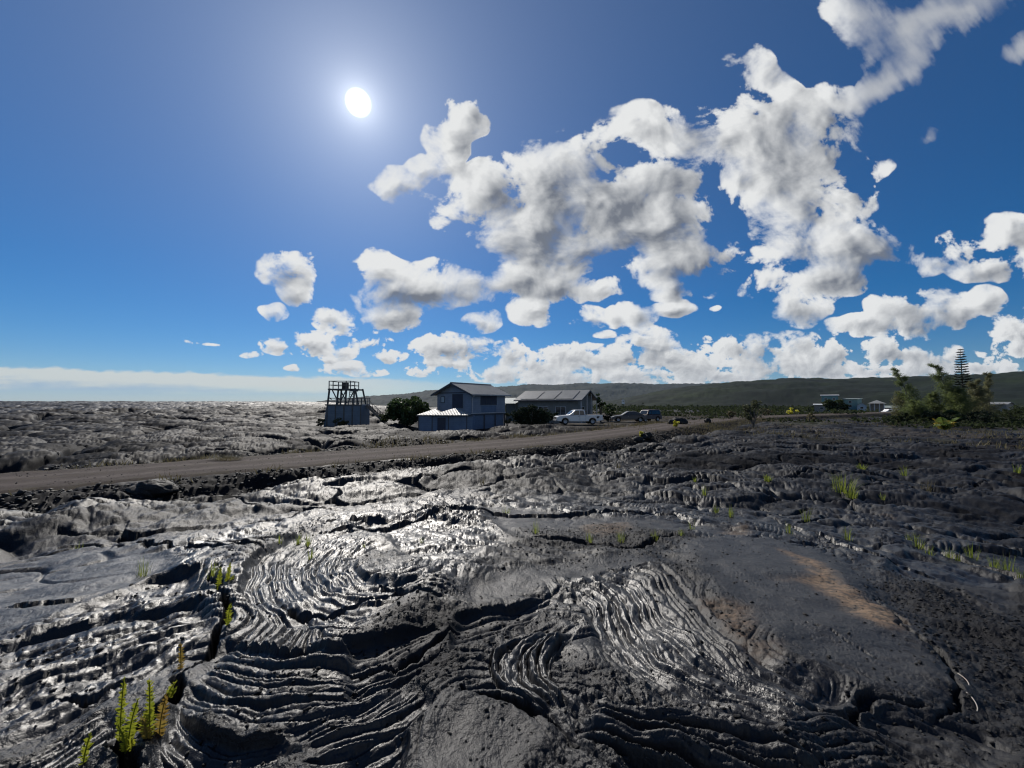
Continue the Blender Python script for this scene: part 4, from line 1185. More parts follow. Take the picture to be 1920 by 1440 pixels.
def window(parent, kind, c, w, h, axis, frame='trim_w', pane='pane', t=.06, mull=0):
    """frame and pane set on a wall; axis 'y-' faces -y, 'x+' faces +x"""
    x, y, z = c
    def bx(mb, a0, a1, z0, z1, d0, d1):
        if axis == 'y-': mb.box(x + a0, x + a1, y - d1, y - d0, z + z0, z + z1)
        elif axis == 'y+': mb.box(x + a0, x + a1, y + d0, y + d1, z + z0, z + z1)
        elif axis == 'x-': mb.box(x - d1, x - d0, y + a0, y + a1, z + z0, z + z1)
        else: mb.box(x + d0, x + d1, y + a0, y + a1, z + z0, z + z1)
    f = MB(); k = .07
    bx(f, -w / 2 - k, w / 2 + k, h / 2, h / 2 + k, .003, t); bx(f, -w / 2 - k, w / 2 + k, -h / 2 - k, -h / 2, .003, t + .02)
    bx(f, -w / 2 - k, -w / 2, -h / 2, h / 2, .003, t); bx(f, w / 2, w / 2 + k, -h / 2, h / 2, .003, t)
    for i in range(mull):
        a = -w / 2 + w * (i + 1) / (mull + 1); bx(f, a - .025, a + .025, -h / 2, h / 2, .022, t - .01)
    o = f.build(kind, M[frame], parent)
    p = MB(); bx(p, -w / 2, w / 2, -h / 2, h / 2, .003, .02); p.build('shutter_panel' if pane == 'shutter' else 'pane', M[pane], o)
    return o

def main_house():
    w, l, he, hr, hf = 5.4, 6.4, 4.22, 5.34, 1.78
    rz = R(-35); ex = Vector((math.cos(rz), math.sin(rz), 0)); ey = Vector((-math.sin(rz), math.cos(rz), 0))
    c = Vector((gx(884, 44), 44, 0)) - ex * w / 2 + ey * l / 2; z0 = -1.42
    PADS.append((c.x, c.y, 6.0, z0 + .02))
    t = thing('house', 'two-storey blue-grey wooden house with silver gable roof beside the round green tree', 'house', (c.x, c.y, z0), rz)
    x0, x1, y0, y1 = -w / 2, w / 2, -l / 2, l / 2
    g = MB(); g.prism([(x0, hf), (x1, hf), (x1, he), (0, hr - .08), (x0, he)], y0, y1); g.build('upper_wall', M['wall'], t)
    MB().box(x0 + .12, x1 - .12, y0 + .12, y1 - .12, -.3, hf - .12).build('lower_wall', M['wall2'], t)
    MB().box(x0 - .06, x1 + .06, y0 - .06, y1 + .06, hf - .12, hf + .02).build('floor_beam', M['trim'], t)
    # pale trim line under the side wall, corner boards
    MB().box(x1 + .002, x1 + .075, y0 - .06, y1 + .06, hf + .022, hf + .12).build('sill_board', M['trim_w'], t)
    ov, og = .50, .55; s = (hr - he) / (w / 2)
    r = MB()
    for sg in (-1, 1):
        a = (sg * (w / 2 + ov), y0 - og, he - ov * s); b = (sg * (w / 2 + ov), y1 + og, he - ov * s); d = (0, y1 + og, hr + .02); e = (0, y0 - og, hr + .02)
        r.slabq(a, b, d, e, .07)
    ro = r.build('roof', M['roof'], t)
    MB().tube([(0, y0 - og - .02, hr + .04), (0, y1 + og + .02, hr + .04)], .07, 8).build('ridge_cap', M['roof'], ro)
    for yy in (y0 - og - .03, y1 + og + .03):
        f = MB()
        for sg in (-1, 1): f.bar((sg * (w / 2 + ov), yy, he - ov * s - .10), (0, yy, hr - .10), .045, .19)
        f.build('barge_board', M['trim'], ro)
    gu = MB()
    for sg in (1, -1): gu.bar((sg * (w / 2 + ov + .06), y0 - og, he - ov * s - .09), (sg * (w / 2 + ov + .06), y1 + og, he - ov * s - .07), .11, .10)
    gu.build('gutter', M['trim_w'], ro)
    MB().tube([(x1 + .5, y0 + .1, he - .28), (x1 + .10, y0 + .08, he - .6), (x1 + .07, y0 + .08, hf + .1)], .05, 8).build('downpipe', M['trim_w'], t)
    MB().box(x0 + .05, x1 - .05, y0 - .025, y0 - .003, he - .08, he + .04).build('gable_board', M['trim'], t)
    window(t, 'window', (-1.75, y0, 3.42), .52, .62, 'y-', 'trim', 'pane_l')
    window(t, 'window', (.62, y0, 3.25), 1.5, 1.5, 'y-', 'trim', 'shutter', .05)
    window(t, 'window', (x1, -.10, 3.42), 2.9, 1.1, 'x+', 'trim', 'shutter', .06, 2)
    MB().box(x1 + .003, x1 + .03, -1.45, 1.35, 1.95, 2.72).build('wall_panel', M['wall2'], t)
    MB().box(x0 - .03, x0 - .003, -1.0, .2, 2.8, 3.9).build('side_window', M['pane'], t)
    for yy in (y0 + .05, -.9, 1.2, y1 - .1): MB().box(x1 - .11, x1 + .01, yy, yy + .12, -.2, hf - .121).build('pier', M['trim'], t)
    return t

def shed():
    Y = 40.6; z0 = -1.42; cx = gx(833, Y)
    PADS.append((cx, Y + 1.5, 4.0, z0 + .02))
    t = thing('shed', 'low dark blue shed with two pale hipped metal roofs in front of the two-storey house', 'shed', (cx, Y, z0))
    MB().box(-2.75, 2.9, .35, 3.0, -.3, 1.66).build('wall', M['wall2'], t)
    r = MB()
    def hip(x0, x1, y0, y1, ze, ax, ay, za):
        P = [(x0, y0, ze), (x1, y0, ze), (x1, y1, ze), (x0, y1, ze), (ax, ay, za)]
        r.add(P + [(a, b, c - .06) for a, b, c in P], [(0, 1, 4), (1, 2, 4), (2, 3, 4), (3, 0, 4), (5, 6, 1, 0), (6, 7, 2, 1), (7, 8, 3, 2), (8, 5, 0, 3), (9, 6, 5), (9, 7, 6), (9, 8, 7), (9, 5, 8)])
    hip(-3.0, -.2, .7, 3.4, 1.80, -1.35, 2.2, 2.40)
    ro = r.build('roof', M['roof_w'], t); ro['label'] = 'smaller left roof of pale metal'
    r = MB(); hip(-1.42, 2.45, -.15, 3.2, 1.79, 1.0, 1.4, 2.52)
    ro = r.build('roof', M['roof_w'], t); ro['label'] = 'larger right roof of pale metal'
    for x in (-2.7, -1.3, .4, 2.3): MB().box(x - .05, x + .05, .30, .345, -.3, 1.66).build('post', M['trim'], t)
    MB().box(-.75, .1, .31, .345, 0, 1.5).build('door', M['shutter'], t)
    MB().box(-2.9, 3.0, .2, .30, 1.66, 1.74).build('fascia', M['trim'], t)
    return t

def lookout():
    Y = 48.5; z0 = -1.40; cx = gx(641, Y)
    PADS.append((cx, Y + 1.4, 4.5, z0 + .02))
    k = Y / FPX
    t = thing('lookout_tower', 'open-frame wooden lookout tower standing on a blue-grey boarded base', 'tower', (cx, Y, z0))
    X = lambda p: (p - 641) * k
    Z = lambda p: gz_at(p, Y) - z0
    zb = Z(758)
    b = MB(); b.prism([(X(606), -.3), (X(677), -.3), (X(677), zb), (X(612), zb)], .1, 3.0); b.build('boarded_base', M['tank'], t)
    bt = MB()
    for i in range(5): x = X(613) + i * (X(676) - X(613)) / 4; bt.box(x - .06, x + .06, .03, .097, -.2, zb)
    bt.box(X(609), X(678), .02, .027 + .07, zb - .16, zb); bt.build('batten', M['frame'], t)
    zp, zt = Z(728), Z(714.5); zr = Z(746.5)
    px0, px1, pd = X(616), X(657), 2.7
    for (xa, xb) in ((X(613), px0), (X(620.5), X(622)), (X(646), X(648)), (px1 + .9, px1 + .45)):
        for yy in ((.2, pd) if xa != X(620.5) else (pd,)):
            MB().bar((xa, yy, zb), (xb, yy, zp + (.0 if xa > 0 else .0)), .17).build('post', M['frame'], t)
    for (a, c, e, g) in ((X(620), zp - .1, X(634), zb + .1), (X(648), zp - .1, X(635), zb + .1), (X(614), zp - 1.1, X(620), zb + .6)):
        MB().bar((a, .24, c), (e, .24, g), .11).build('brace', M['frame'], t)
        MB().bar((a, pd - .05, c), (e, pd - .05, g), .11).build('brace', M['frame'], t)
    d = MB(); d.box(px0 - .12, X(664), 0, pd + .2, zp - .22, zp - .10)
    for i in range(9): y = .02 + i * .32; d.box(px0 - .12, X(664), y, y + .29, zp - .098, zp - .05)
    d.build('deck', M['frame'], t)
    MB().bar((X(655), .1, zp - .28), (X(670), .1, zp - .28), .2, .24).build('beam', M['frame'], t)
    rl = MB()
    for x in (px0, X(623.5), X(648), X(656)):
        for y in (.06, pd): rl.bar((x, y, zp - .05), (x, y, zt), .09)
    for z in (zt, zp + (zt - zp) * .45):
        for y in (.06, pd): rl.bar((px0 - .04, y, z), (X(656) + .04, y, z), .08)
        for x in (px0, X(656)): rl.bar((x, .06, z), (x, pd, z), .07)
    rl.build('railing', M['frame_l'], t)
    MB().box(X(634), X(644), 1.0, 1.5, zp - .05, zp + .75).build('cabinet', M['black'], t)
    # rail round the top of the base
    r2 = MB()
    for x in (X(614), X(630), X(646), X(660), X(668), X(677)):
        for y in (.15, 2.95): r2.bar((x, y, zb), (x, y, zr), .08)
    for z in (zr, zb + (zr - zb) * .5):
        for y in (.15, 2.95): r2.bar((X(613), y, z), (X(678), y, z), .07)
        for x in (X(614), X(677)): r2.bar((x, .15, z), (x, 2.95, z), .07)
    r2.build('lower_railing', M['frame'], t)
    la = MB()
    for x in (X(653.5), X(663)): la.bar((x, .0, zb), (x, .35, zp), .07)
    for i in range(9):
        f = (i + .5) / 9; la.bar((X(653.5), .35 * f, zb + (zp - zb) * f), (X(663), .35 * f, zb + (zp - zb) * f), .06)
    la.build('ladder', M['frame_l'], t)
    st = MB()
    a, c = Vector((X(679), 1.4, zb - .15)), Vector((X(718), 1.4, .25))
    for y in (0, .9): st.bar(a + Vector((0, y, 0)), c + Vector((0, y, 0)), .07, .26)
    for i in range(9): p = a.lerp(c, (i + .5) / 9); st.box(p.x - .15, p.x + .15, p.y, p.y + .9, p.z + .03, p.z + .08)
    so_ = st.build('stairs', M['frame_l'], t)
    hr = MB(); hr.bar(a + Vector((0, -.04, .95)), c + Vector((0, -.04, .95)), .06)
    for i in range(4): p = a.lerp(c, (i + .3) / 4); hr.bar(p + Vector((0, -.04, 0)), p + Vector((0, -.04, .95)), .06)
    hr.build('handrail', M['frame_l'], so_)
    MB().bar((X(600), .0, -.2), (X(613), .2, zb * .55), .12).build('prop', M['frame'], t)
    return t

def long_house():
    w, l, he, hr = 6.4, 9.8, 3.70, 4.95
    rz = R(-30); ex = Vector((math.cos(rz), math.sin(rz), 0)); ey = Vector((-math.sin(rz), math.cos(rz), 0))
    c = Vector((gx(1084, 56), 56, 0)) - ex * l / 2 + ey * w / 2; z0 = -1.45
    PADS.append((c.x, c.y, 8.0, z0 + .02))
    t = thing('house', 'long low grey-green house with pale metal gable roof behind the white pickup', 'house', (c.x, c.y, z0), rz)
    x0, x1, y0, y1 = -l / 2, l / 2, -w / 2, w / 2
    g = MB(); g.prism_x([(y0, -.3), (y1, -.3), (y1, he), (0, hr - .08), (y0, he)], x0, x1); g.build('wall', M['wall_g'], t)
    ov, og = .6, .7; s = (hr - he) / (w / 2)
    r = MB()
    for sg in (-1, 1):
        r.slabq((x0 - .4, sg * (w / 2 + ov), he - ov * s), (x1 + og, sg * (w / 2 + ov), he - ov * s), (x1 + og, 0, hr + .02), (x0 - .4, 0, hr + .02), .08)
    ro = r.build('roof', M['roof'], t)
    for xx in (x0 - .43, x1 + og + .03):
        f = MB()
        for sg in (-1, 1): f.bar((xx, sg * (w / 2 + ov), he - ov * s - .10), (xx, 0, hr - .10), .05, .2)
        f.build('barge_board', M['trim'], ro)
    MB().box(x0 - .4, x1 + og, y0 - ov - .12, y0 - ov - .03, he - ov * s - .16, he - ov * s - .02).build('gutter', M['trim'], ro)
    for i in range(3):
        sp = MB(); a0 = x0 + .6 + i * 2.9; q = lambda x, v: (x, y0 - ov + .25 + v * (w / 2 + ov - .5), he - ov * s + (.25 + v * (w / 2 + ov - .5)) * s + .09)
        sp.slabq(q(a0, 0), q(a0 + 2.7, 0), q(a0 + 2.7, .92), q(a0, .92), .04); sp.build('roof_panel', M['roof'], ro)
    for i, xx in enumerate((-3.2, -.6, 2.2)): window(t, 'window', (xx, y0, 1.9), 1.5, 1.1, 'y-', 'trim_w', 'pane', .06, 1)
    window(t, 'window', (x1, -1.4, 1.9), 1.2, 1.1, 'x+', 'trim_w', 'pane', .06, 1)
    d = MB().box(x1 + .003, x1 + .06, .5, 1.45, 0, 2.05).build('door', M['trim'], t)
    MB().box(x1 + .062, x1 + .11, .58, .64, .95, 1.1).build('handle', M['rim'], d)
    for yy in (y0 - .3, -1.0, 1.0, y1 + .3): MB().box(x1 + .5, x1 + .62, yy - .06, yy + .06, -.2, he + (w / 2 - abs(yy)) * s * .95 - .1).build('porch_post', M['trim_w'], t)
    lt = MB(); lt.slabq((x0 - 4.2, y0 - .2, he - .75), (x0 - .41, y0 - .2, he - .75), (x0 - .41, y0 + 3.4, he + .15), (x0 - 4.2, y0 + 3.4, he + .15), .07)
    l2 = lt.build('lean_to_roof', M['roof_g'], t)
    for xx in (x0 - 4.0, x0 - 2.2, x0 - .6): MB().box(xx - .06, xx + .06, y0, y0 + .12, -.2, he - .78).build('lean_to_post', M['frame'], l2)
    MB().box(x0 - 4.0, x0 - .42, y0 + 3.0, y0 + 3.1, -.2, he - .1).build('lean_to_wall', M['wall_g'], l2)
    return t

# ------------------------------------------------------------------ vehicles: front towards -x, built about the middle of the wheelbase
def side_solid(prof, halfw, tuck=0.06):
    """side outline (x, z) drawn across the car, its upper part leaning inwards"""
    zmin = min(p[1] for p in prof); zmax = max(p[1] for p in prof)
    mb = MB(); n = len(prof); vs = []
    rows = (-1, -.9, 0, .9, 1)
    for s in rows:
        for x, z in prof:
            k = halfw * (1 - tuck * max(0, (z - zmin) / (zmax - zmin) - .1))
            e = 0.03 if abs(s) == 1 else 0
            vs.append((x, s * k, z - e * ((z - zmin) / (zmax - zmin) - .4)))
    fs = [tuple(range(n)), tuple((len(rows) - 1) * n + i for i in range(n - 1, -1, -1))]
    for r in range(len(rows) - 1):
        for i in range(n): fs.append((r * n + i, (r + 1) * n + i, (r + 1) * n + (i + 1) % n, r * n + (i + 1) % n))
    return mb.add(vs, [tuple(reversed(q)) for q in fs])
def wheel(t, x, y, r, w=.2):
    sg = -1 if y < 0 else 1
    wh = thing('wheel', None, None, (x, y, r)); wh.parent = t
    a = MB().lathe_y((0, 0, 0), [(-w / 2, r * .62), (-w / 2, r * .92), (-w / 2 + .03, r), (w / 2 - .03, r), (w / 2, r * .92), (w / 2, r * .62)], 20).build('tyre', M['tyre'], wh, True)
    b = MB().lathe_y((0, sg * (w / 2 - .02), 0), [(-.03, r * .61), (.012, r * .61), (.012, r * .48), (-.01, r * .42), (-.006, r * .12), (.012, r * .10)][::1], 20).build('rim', M['rim'], wh, True)
    return wh
def arch(x, r, z0, n=8):
    return [(x + r * math.cos(math.pi * k / n), z0 + r * math.sin(math.pi * k / n)) for k in range(n + 1)]

def pickup():
    Y = 45.0
    x = (gx(1041, Y) + gx(1126, Y)) / 2
    z0 = gz_at(795.5, Y); PADS.append((x, Y, 3.6, z0 + .0))
    t = thing('pickup_truck', 'white extended-cab pickup truck parked side-on before the grey-green house', 'pickup truck', (x, Y, z0 + .01), R(6))
    hw = .86
    lo = [(-2.62, .42), (-2.64, .62), (-2.60, .86), (-2.45, .95), (-1.42, 1.03), (-1.20, 1.06), (.62, 1.06), (.66, 1.0), (.66, .42)]
    fr, rr = -1.68, 1.46
    low = [p for p in reversed([(.66, .36)] + arch(fr, .44, .36)[0:] + [(-2.55, .40)])]
    body = [(-2.56, .40)] + arch(fr, .43, .36)[::-1] + [(.66, .34), (.66, 1.06), (-1.12, 1.06), (-1.45, 1.03), (-2.40, .95), (-2.60, .86), (-2.64, .62)]
    side_solid(body, hw, .03).build('body', M['truck'], t, False, .025)
    bed = [(.675, .36)] + arch(rr, .43, .36)[::-1] + [(2.62, .46), (2.64, 1.07), (.675, 1.07)]
    bo = MB()
    b = side_solid(bed, hw - .01, .02)
    b.build('cargo_bed', M['truck'], t, False, .02)
    MB().box(.78, 2.54, -.70, .70, 1.072, 1.078).build('bed_liner', M['black'], t)
    cab = [(-1.22, 1.065), (-.55, 1.60), (-.30, 1.655), (.48, 1.655), (.60, 1.60), (.66, 1.065)]
    side_solid(cab, hw - .05, .14).build('cab', M['truck'], t, False, .03)
    # glass, a little proud of the cab sides
    for sg, nm in ((-1, 'side_window'), (1, 'side_window')):
        y = sg * (hw - .05)
        for poly in ([(-.98, 1.10), (-.48, 1.55), (-.06, 1.58), (-.06, 1.10)], [(.02, 1.10), (.02, 1.58), (.44, 1.57), (.53, 1.10)]):
            g = MB(); vs = []
            for dd in (.006, .02):
                for a, z in poly: vs.append((a, sg * ((hw - .05) * (1 - .14 * max(0, (z - 1.065) / .59 - .1)) + dd), z))
            g.add(vs, [(3, 2, 1, 0), (4, 5, 6, 7), (0, 1, 5, 4), (1, 2, 6, 5), (2, 3, 7, 6), (3, 0, 4, 7)]); g.build(nm, M['pane'], t)
    g = MB(); g.slabq((-1.13, -.66, 1.16), (-.66, -.60, 1.55), (-.66, .60, 1.55), (-1.13, .66, 1.16), -.02); g.build('windscreen', M['pane'], t)
    g = MB(); g.slabq((.70, -.60, 1.14), (.655, -.56, 1.56), (.655, .56, 1.56), (.70, .60, 1.14), -.015); g.build('rear_window', M['pane'], t)
    for xx in (fr, rr):
        for y in (-.74, .74): wheel(t, xx, y, .36, .23)
    MB().box(-2.74, -2.645, -.82, .82, .40, .58).build('front_bumper', M['chrome'], t, False, .02)
    MB().box(2.645, 2.78, -.80, .80, .44, .60).build('rear_bumper', M['chrome'], t, False, .02)
    MB().box(-2.672, -2.645, -.52, .52, .62, .84).build('grille', M['black'], t)
    for y in (-.68, .68):
        MB().box(-2.668, -2.61, y - .14, y + .14, .66, .84).build('headlight', M['lamp'], t)
        MB().box(2.642, 2.665, y - .07 * 1 + .06 * (1 if y > 0 else -1), y + .07 + .06 * (1 if y > 0 else -1), .72, .98).build('tail_light', M['tail'], t)
    MB().box(-.90, -.74, -1.03, -.85, 1.12, 1.28).build('mirror', M['truck'], t, False, .02)
    for a in (-.02, ): MB().box(a - .01, a + .01, -hw - .002, -hw + .01, .45, 1.05).build('door_seam', M['black'], t)
    MB().box(-.22, -.08, -hw - .022, -hw + .004, .93, .97).build('door_handle', M['black'], t)
    MB().box(1.95, 2.25, -hw - .004, -hw + .01, .80, .93).build('side_badge', M['dark'], t)
    MB().lathe_y((2.05, -hw - .006, .80), [(0, .12), (.01, .12)], 16).build('fuel_cap', M['dark'], t)
    rk = MB()
    for y in (-.72, .72): rk.bar((.75, y, 1.07), (.75, y, 1.5), .05); 
    rk.bar((.75, -.72, 1.5), (.75, .72, 1.5), .05); rk.build('headboard_rack', M['black'], t)
    return t

def saloon(label, name, px0, px1, Y, ybase, length, height, paintk, rz, cat, suv=False):
    x = (gx(px0, Y) + gx(px1, Y)) / 2; z0 = gz_at(ybase, Y); PADS.append((x, Y, 3.2, z0))
    t = thing(name, label, cat, (x, Y, z0 + .01), rz)
    L = length / 2; hw = .88; fr, rr = -L + .86, L - .88; wr = .32 if not suv else .37
    bz = .92 if not suv else 1.02
    body = [(-L + .06, .30)] + arch(fr, wr + .06, wr)[::-1] + arch(rr, wr + .06, wr)[::-1] + [(L - .05, .34), (L, .58), (L - .04, bz - .02), (L * .45, bz + .02), (-L * .36, bz), (-L + .35, bz - .16), (-L + .05, bz - .30), (-L, .52)]
    side_solid(body, hw, .06).build('body', M[paintk], t, False, .03)
    if suv: cab = [(-L * .42, bz + .01), (-L * .20, height - .10), (-L * .05, height - .02), (L * .72, height - .03), (L * .86, height - .12), (L * .97, bz + .01)]
    else: cab = [(-L * .40, bz), (-L * .10, height - .07), (.05, height), (L * .28, height - .02), (L * .46, height - .10), (L * .84, bz + .02)]
    side_solid(cab, hw - .05, .20).build('cabin', M[paintk], t, False, .04)
    zt = height - .13
    for sg in (-1, 1):
        cuts = ([(cab[0][0] + .20, cab[1][0] + .12, .0, .0), (.07, .07, cab[-1][0] - .35, cab[-2][0] - .05)])
        for a0, a1, b0, b1 in cuts:
            g = MB(); vs = []
            pl = [(a0, bz + .05), (a1, zt), (b1, zt), (b0, bz + .05)]
            for dd in (.008, .022):
                for a, z in pl: vs.append((a, sg * ((hw - .05) * (1 - .20 * max(0, (z - bz) / (height - bz) - .1)) + dd), z))
            g.add(vs, [(3, 2, 1, 0), (4, 5, 6, 7), (0, 1, 5, 4), (1, 2, 6, 5), (2, 3, 7, 6), (3, 0, 4, 7)]); g.build('side_window', M['pane'], t)
    def screen(p, q, nm):
        (xa, za), (xb, zb) = p, q; d = Vector((xb - xa, 0, zb - za)); n = Vector((-d.z, 0, d.x)).normalized()
        if n.z < 0: n = -n
        a = Vector((xa, 0, za)) + d * .14 + n * .02; b = Vector((xa, 0, za)) + d * .9 + n * .02
        g = MB(); g.slabq((a.x, -.66, a.z), (b.x, -.56, b.z), (b.x, .56, b.z), (a.x, .66, a.z), .015); g.build(nm, M['pane'], t)
    screen(cab[0], cab[1], 'windscreen'); screen(cab[-1], cab[-2], 'rear_window')
    for xx in (fr, rr):
        for y in (-.76, .76): wheel(t, xx, y, wr, .2)
    for y in (-.64, .64):
        MB().box(-L - .008, -L + .12, y - .15, y + .15, .56, .68).build('headlight', M['lamp'], t, False, .015)
        MB().box(L - .10, L + .008, y - .14, y + .14, bz - .24, bz - .08).build('tail_light', M['tail'], t, False, .015)
    MB().box(-L - .05, -L + .1, -.80, .80, .32, .50).build('front_bumper', M[paintk], t, False, .03)
    MB().box(L - .1, L + .05, -.80, .80, .36, .54).build('rear_bumper', M[paintk] if not suv else M['black'], t, False, .03)
    MB().box(-L * .34, -L * .26, -1.02, -.86, bz + .02, bz + .13).build('mirror', M['black'], t, False, .02)
    MB().box(-.20, -.06, -hw - .012, -hw + .03, bz - .16, bz - .12).build('door_handle', M['chrome'], t)
    if suv:
        for y in (-.6, .6): MB().bar((-L * .1, y, height + .04), (L * .75, y, height + .03), .04).build('roof_rail', M['black'], t)
        MB().lathe_y((0, 0, 0), [(-.1, .2), (-.08, .33), (.08, .33), (.1, .2)], 18).build('spare_wheel', M['tyre'], t).matrix_local = Matrix.Translation((L + .14, .1, .95)) @ Matrix.Rotation(R(90), 4, 'Z')
    return t

# ------------------------------------------------------------------ hills
def hill_material(name, c1, c2, c3, sc):
    m, nt, b, o = mat(name)
    P = objc(nt)
    mp = nt.nodes.new('ShaderNodeMapping'); mp.inputs['Scale'].default_value = (1, 1, 6); lk(nt, P, mp.inputs[0])
    a = ramp(nt, noise(nt, sc, 6, .62, mp.outputs[0]), [(.30, c1), (.5, c2), (.72, c3)])
    a = mixc(nt, ramp(nt, noise(nt, sc * 14, 4, .6, P), [(.4, (0, 0, 0)), (.7, (.6, .6, .6))]), a, tuple(x * .6 for x in c1))
    lk(nt, a, b.inputs['Base Color']); b.inputs['Roughness'].default_value = .95; b.inputs['Specular IOR Level'].default_value = .1
    return m
def build_hill(prof, r0, r1, material, seed, rough):
    """a long slope whose skyline runs through the given (px, py) points"""
    pxs = np.array([p[0] for p in prof], float); pys = np.array([p[1] for p in prof], float)
    az = np.arctan((pxs - 960) / FPX); el = (753.6 - pys) / FPX * np.cos(az)
    th = np.linspace(az[0], az[-1], 900); crest = np.interp(th, az, el) * r1 + CAM_Z
    k = np.concatenate([np.linspace(0, 1, 60), np.linspace(1.02, 1.5, 14)])
    T, K = np.meshgrid(th, k); Rr = r0 + (r1 - r0) * K
    X, Y = Rr * np.sin(T), Rr * np.cos(T)
    up = np.where(K <= 1, 0.12 * K + .88 * sstep(0, 1, K) ** 1.1, 1 - .5 * (K - 1))
    base = -45
    n = fbm(X / (r1 * .12), Y / (r1 * .12), 6, seed, .55) * rough * np.minimum(K * 2, 1)
    Z = base + (crest[None] - base) * up + n * 60 * (.25 + .75 * np.abs(1 - np.minimum(K, 1)) ** .5) + rough * 7 * perlin(X / 26, Y / 26, seed + 3) * (K > .2) + rough * 14 * perlin(X / 90, Y / 90, seed + 4)
    o = new_obj("hills", np.stack([X, Y, Z], -1).reshape(-1, 3), grid_faces(len(k), len(th)), material, None, True)
    return tag(o, kind='structure')

# ------------------------------------------------------------------ far buildings
def cabin(label, px0, px1, ytop, ybase, Y, wall, roof, style='flat', depth=4.0, rz=0.0, cat='house', group=None, name='cabin'):
    k = Y / FPX; x = gx((px0 + px1) / 2, Y); az = math.atan2(x, Y); w = (px1 - px0) * k * math.cos(az) * 1.04; z0 = gz_at(ybase, Y); h = gz_at(ytop, Y) - z0
    t = thing(name, label, cat, (x, Y, z0), rz - az, group)
    if style == 'flat':
        MB().box(-w / 2, w / 2, 0, depth, -1.2, h - .25).build('wall', M[wall], t)
        MB().slabq((-w / 2 - .4, -.5, h - .2), (w / 2 + .4, -.5, h - .2), (w / 2 + .4, depth + .4, h + .05), (-w / 2 - .4, depth + .4, h + .05), .22).build('roof', M[roof], t)
    elif style == 'gable':      # gable end towards -y
        MB().prism([(-w / 2, -1.2), (w / 2, -1.2), (w / 2, h * .62), (0, h - .1), (-w / 2, h * .62)], 0, depth).build('wall', M[wall], t)
        r = MB()
        for sg in (-1, 1): r.slabq((sg * (w / 2 + .3), -.3, h * .62 - .1), (sg * (w / 2 + .3), depth + .3, h * .62 - .1), (0, depth + .3, h + .05), (0, -.3, h + .05), .1)
        r.build('roof', M[roof], t)
    elif style == 'side':       # ridge across
        MB().prism_x([(0, -1.2), (depth, -1.2), (depth, h * .72), (depth / 2, h - .1), (0, h * .72)], -w / 2, w / 2).build('wall', M[wall], t)
        r = MB()
        for sg in (-1, 1): r.slabq((-w / 2 - .4, depth / 2 + sg * (depth / 2 + .4), h * .70 - .05), (w / 2 + .4, depth / 2 + sg * (depth / 2 + .4), h * .70 - .05), (w / 2 + .4, depth / 2, h + .05), (-w / 2 - .4, depth / 2, h + .05), .1)
        r.build('roof', M[roof], t)
    elif style == 'pavilion':
        hh = h * .66
        ps = MB()
        for a in (-w / 2 + .2, -w / 6, w / 6, w / 2 - .2):
            for y in (0, depth): ps.box(a - .1, a + .1, y - .1, y + .1, -1, hh)
        ps.build('post', M[wall], t)
        MB().box(-w / 2 + .3, w / 2 - .3, depth * .55, depth * .6, -1, hh).build('wall', M['tan'], t)
        r = MB(); P = [(-w / 2 - .5, -.5, hh), (w / 2 + .5, -.5, hh), (w / 2 + .5, depth + .5, hh), (-w / 2 - .5, depth + .5, hh), (0, depth / 2, h)]
        r.add(P, [(0, 1, 4), (1, 2, 4), (2, 3, 4), (3, 0, 4), (3, 2, 1, 0)]); r.build('roof', M[roof], t)
    if style != 'pavilion':
        nwin = max(1, int(w / 2.4))
        for i in range(nwin):
            xx = -w / 2 + w * (i + .5) / nwin
            window(t, 'window', (xx, 0, (h * .62 if style == 'gable' else h * .72) * .58), min(.9, w / nwin * .5), min(.95, h * .22), 'y-', 'white', 'pane', .05)
            if h > 4.5: window(t, 'window', (xx, 0, h * .78 - .25), min(.9, w / nwin * .5), .85, 'y-', 'white', 'pane', .05)
    return t

def far_van(label, px0, px1, ytop, ybase, Y):
    k = Y / FPX; w = (px1 - px0) * k; x = gx((px0 + px1) / 2, Y); z0 = gz_at(ybase, Y); h = gz_at(ytop, Y) - z0
    t = thing('van', label, 'van', (x, Y, z0)); L = w / 2; a = .34
    side_solid([(-L, .35)] + arch(-L + .9, .40, .36)[::-1] + arch(L - .9, .40, .36)[::-1] + [(L, .4), (L, h - .1), (L - .15, h), (-L + 1.3, h), (-L + .7, h * .62), (-L + .05, h * .5)], .95, .05).build('body', M['white'], t, False, .04)
    g = MB(); s = -1
    g.box(-L + 1.15, -L + 2.0, -.975, -.965, h * .58, h * .86); g.build('side_window', M['pane'], t)
    for xx in (-L + .9, L - .9):
        for y in (-.82, .82): wheel(t, xx, y, .36, .22)
    return t

# ================================================================== the place
main_house(); shed(); lookout(); long_house()
pickup()
saloon('dark blue saloon car with sunlit roofline parked right of the white pickup', 'saloon_car', 1147, 1209, 52.5, 791, 4.55, 1.42, 'dark', R(-8), 'car')
saloon('dark red off-roader parked behind and right of the dark blue saloon', 'off_roader', 1190, 1236, 57, 790.5, 4.2, 1.75, 'red', R(28), 'car', True)

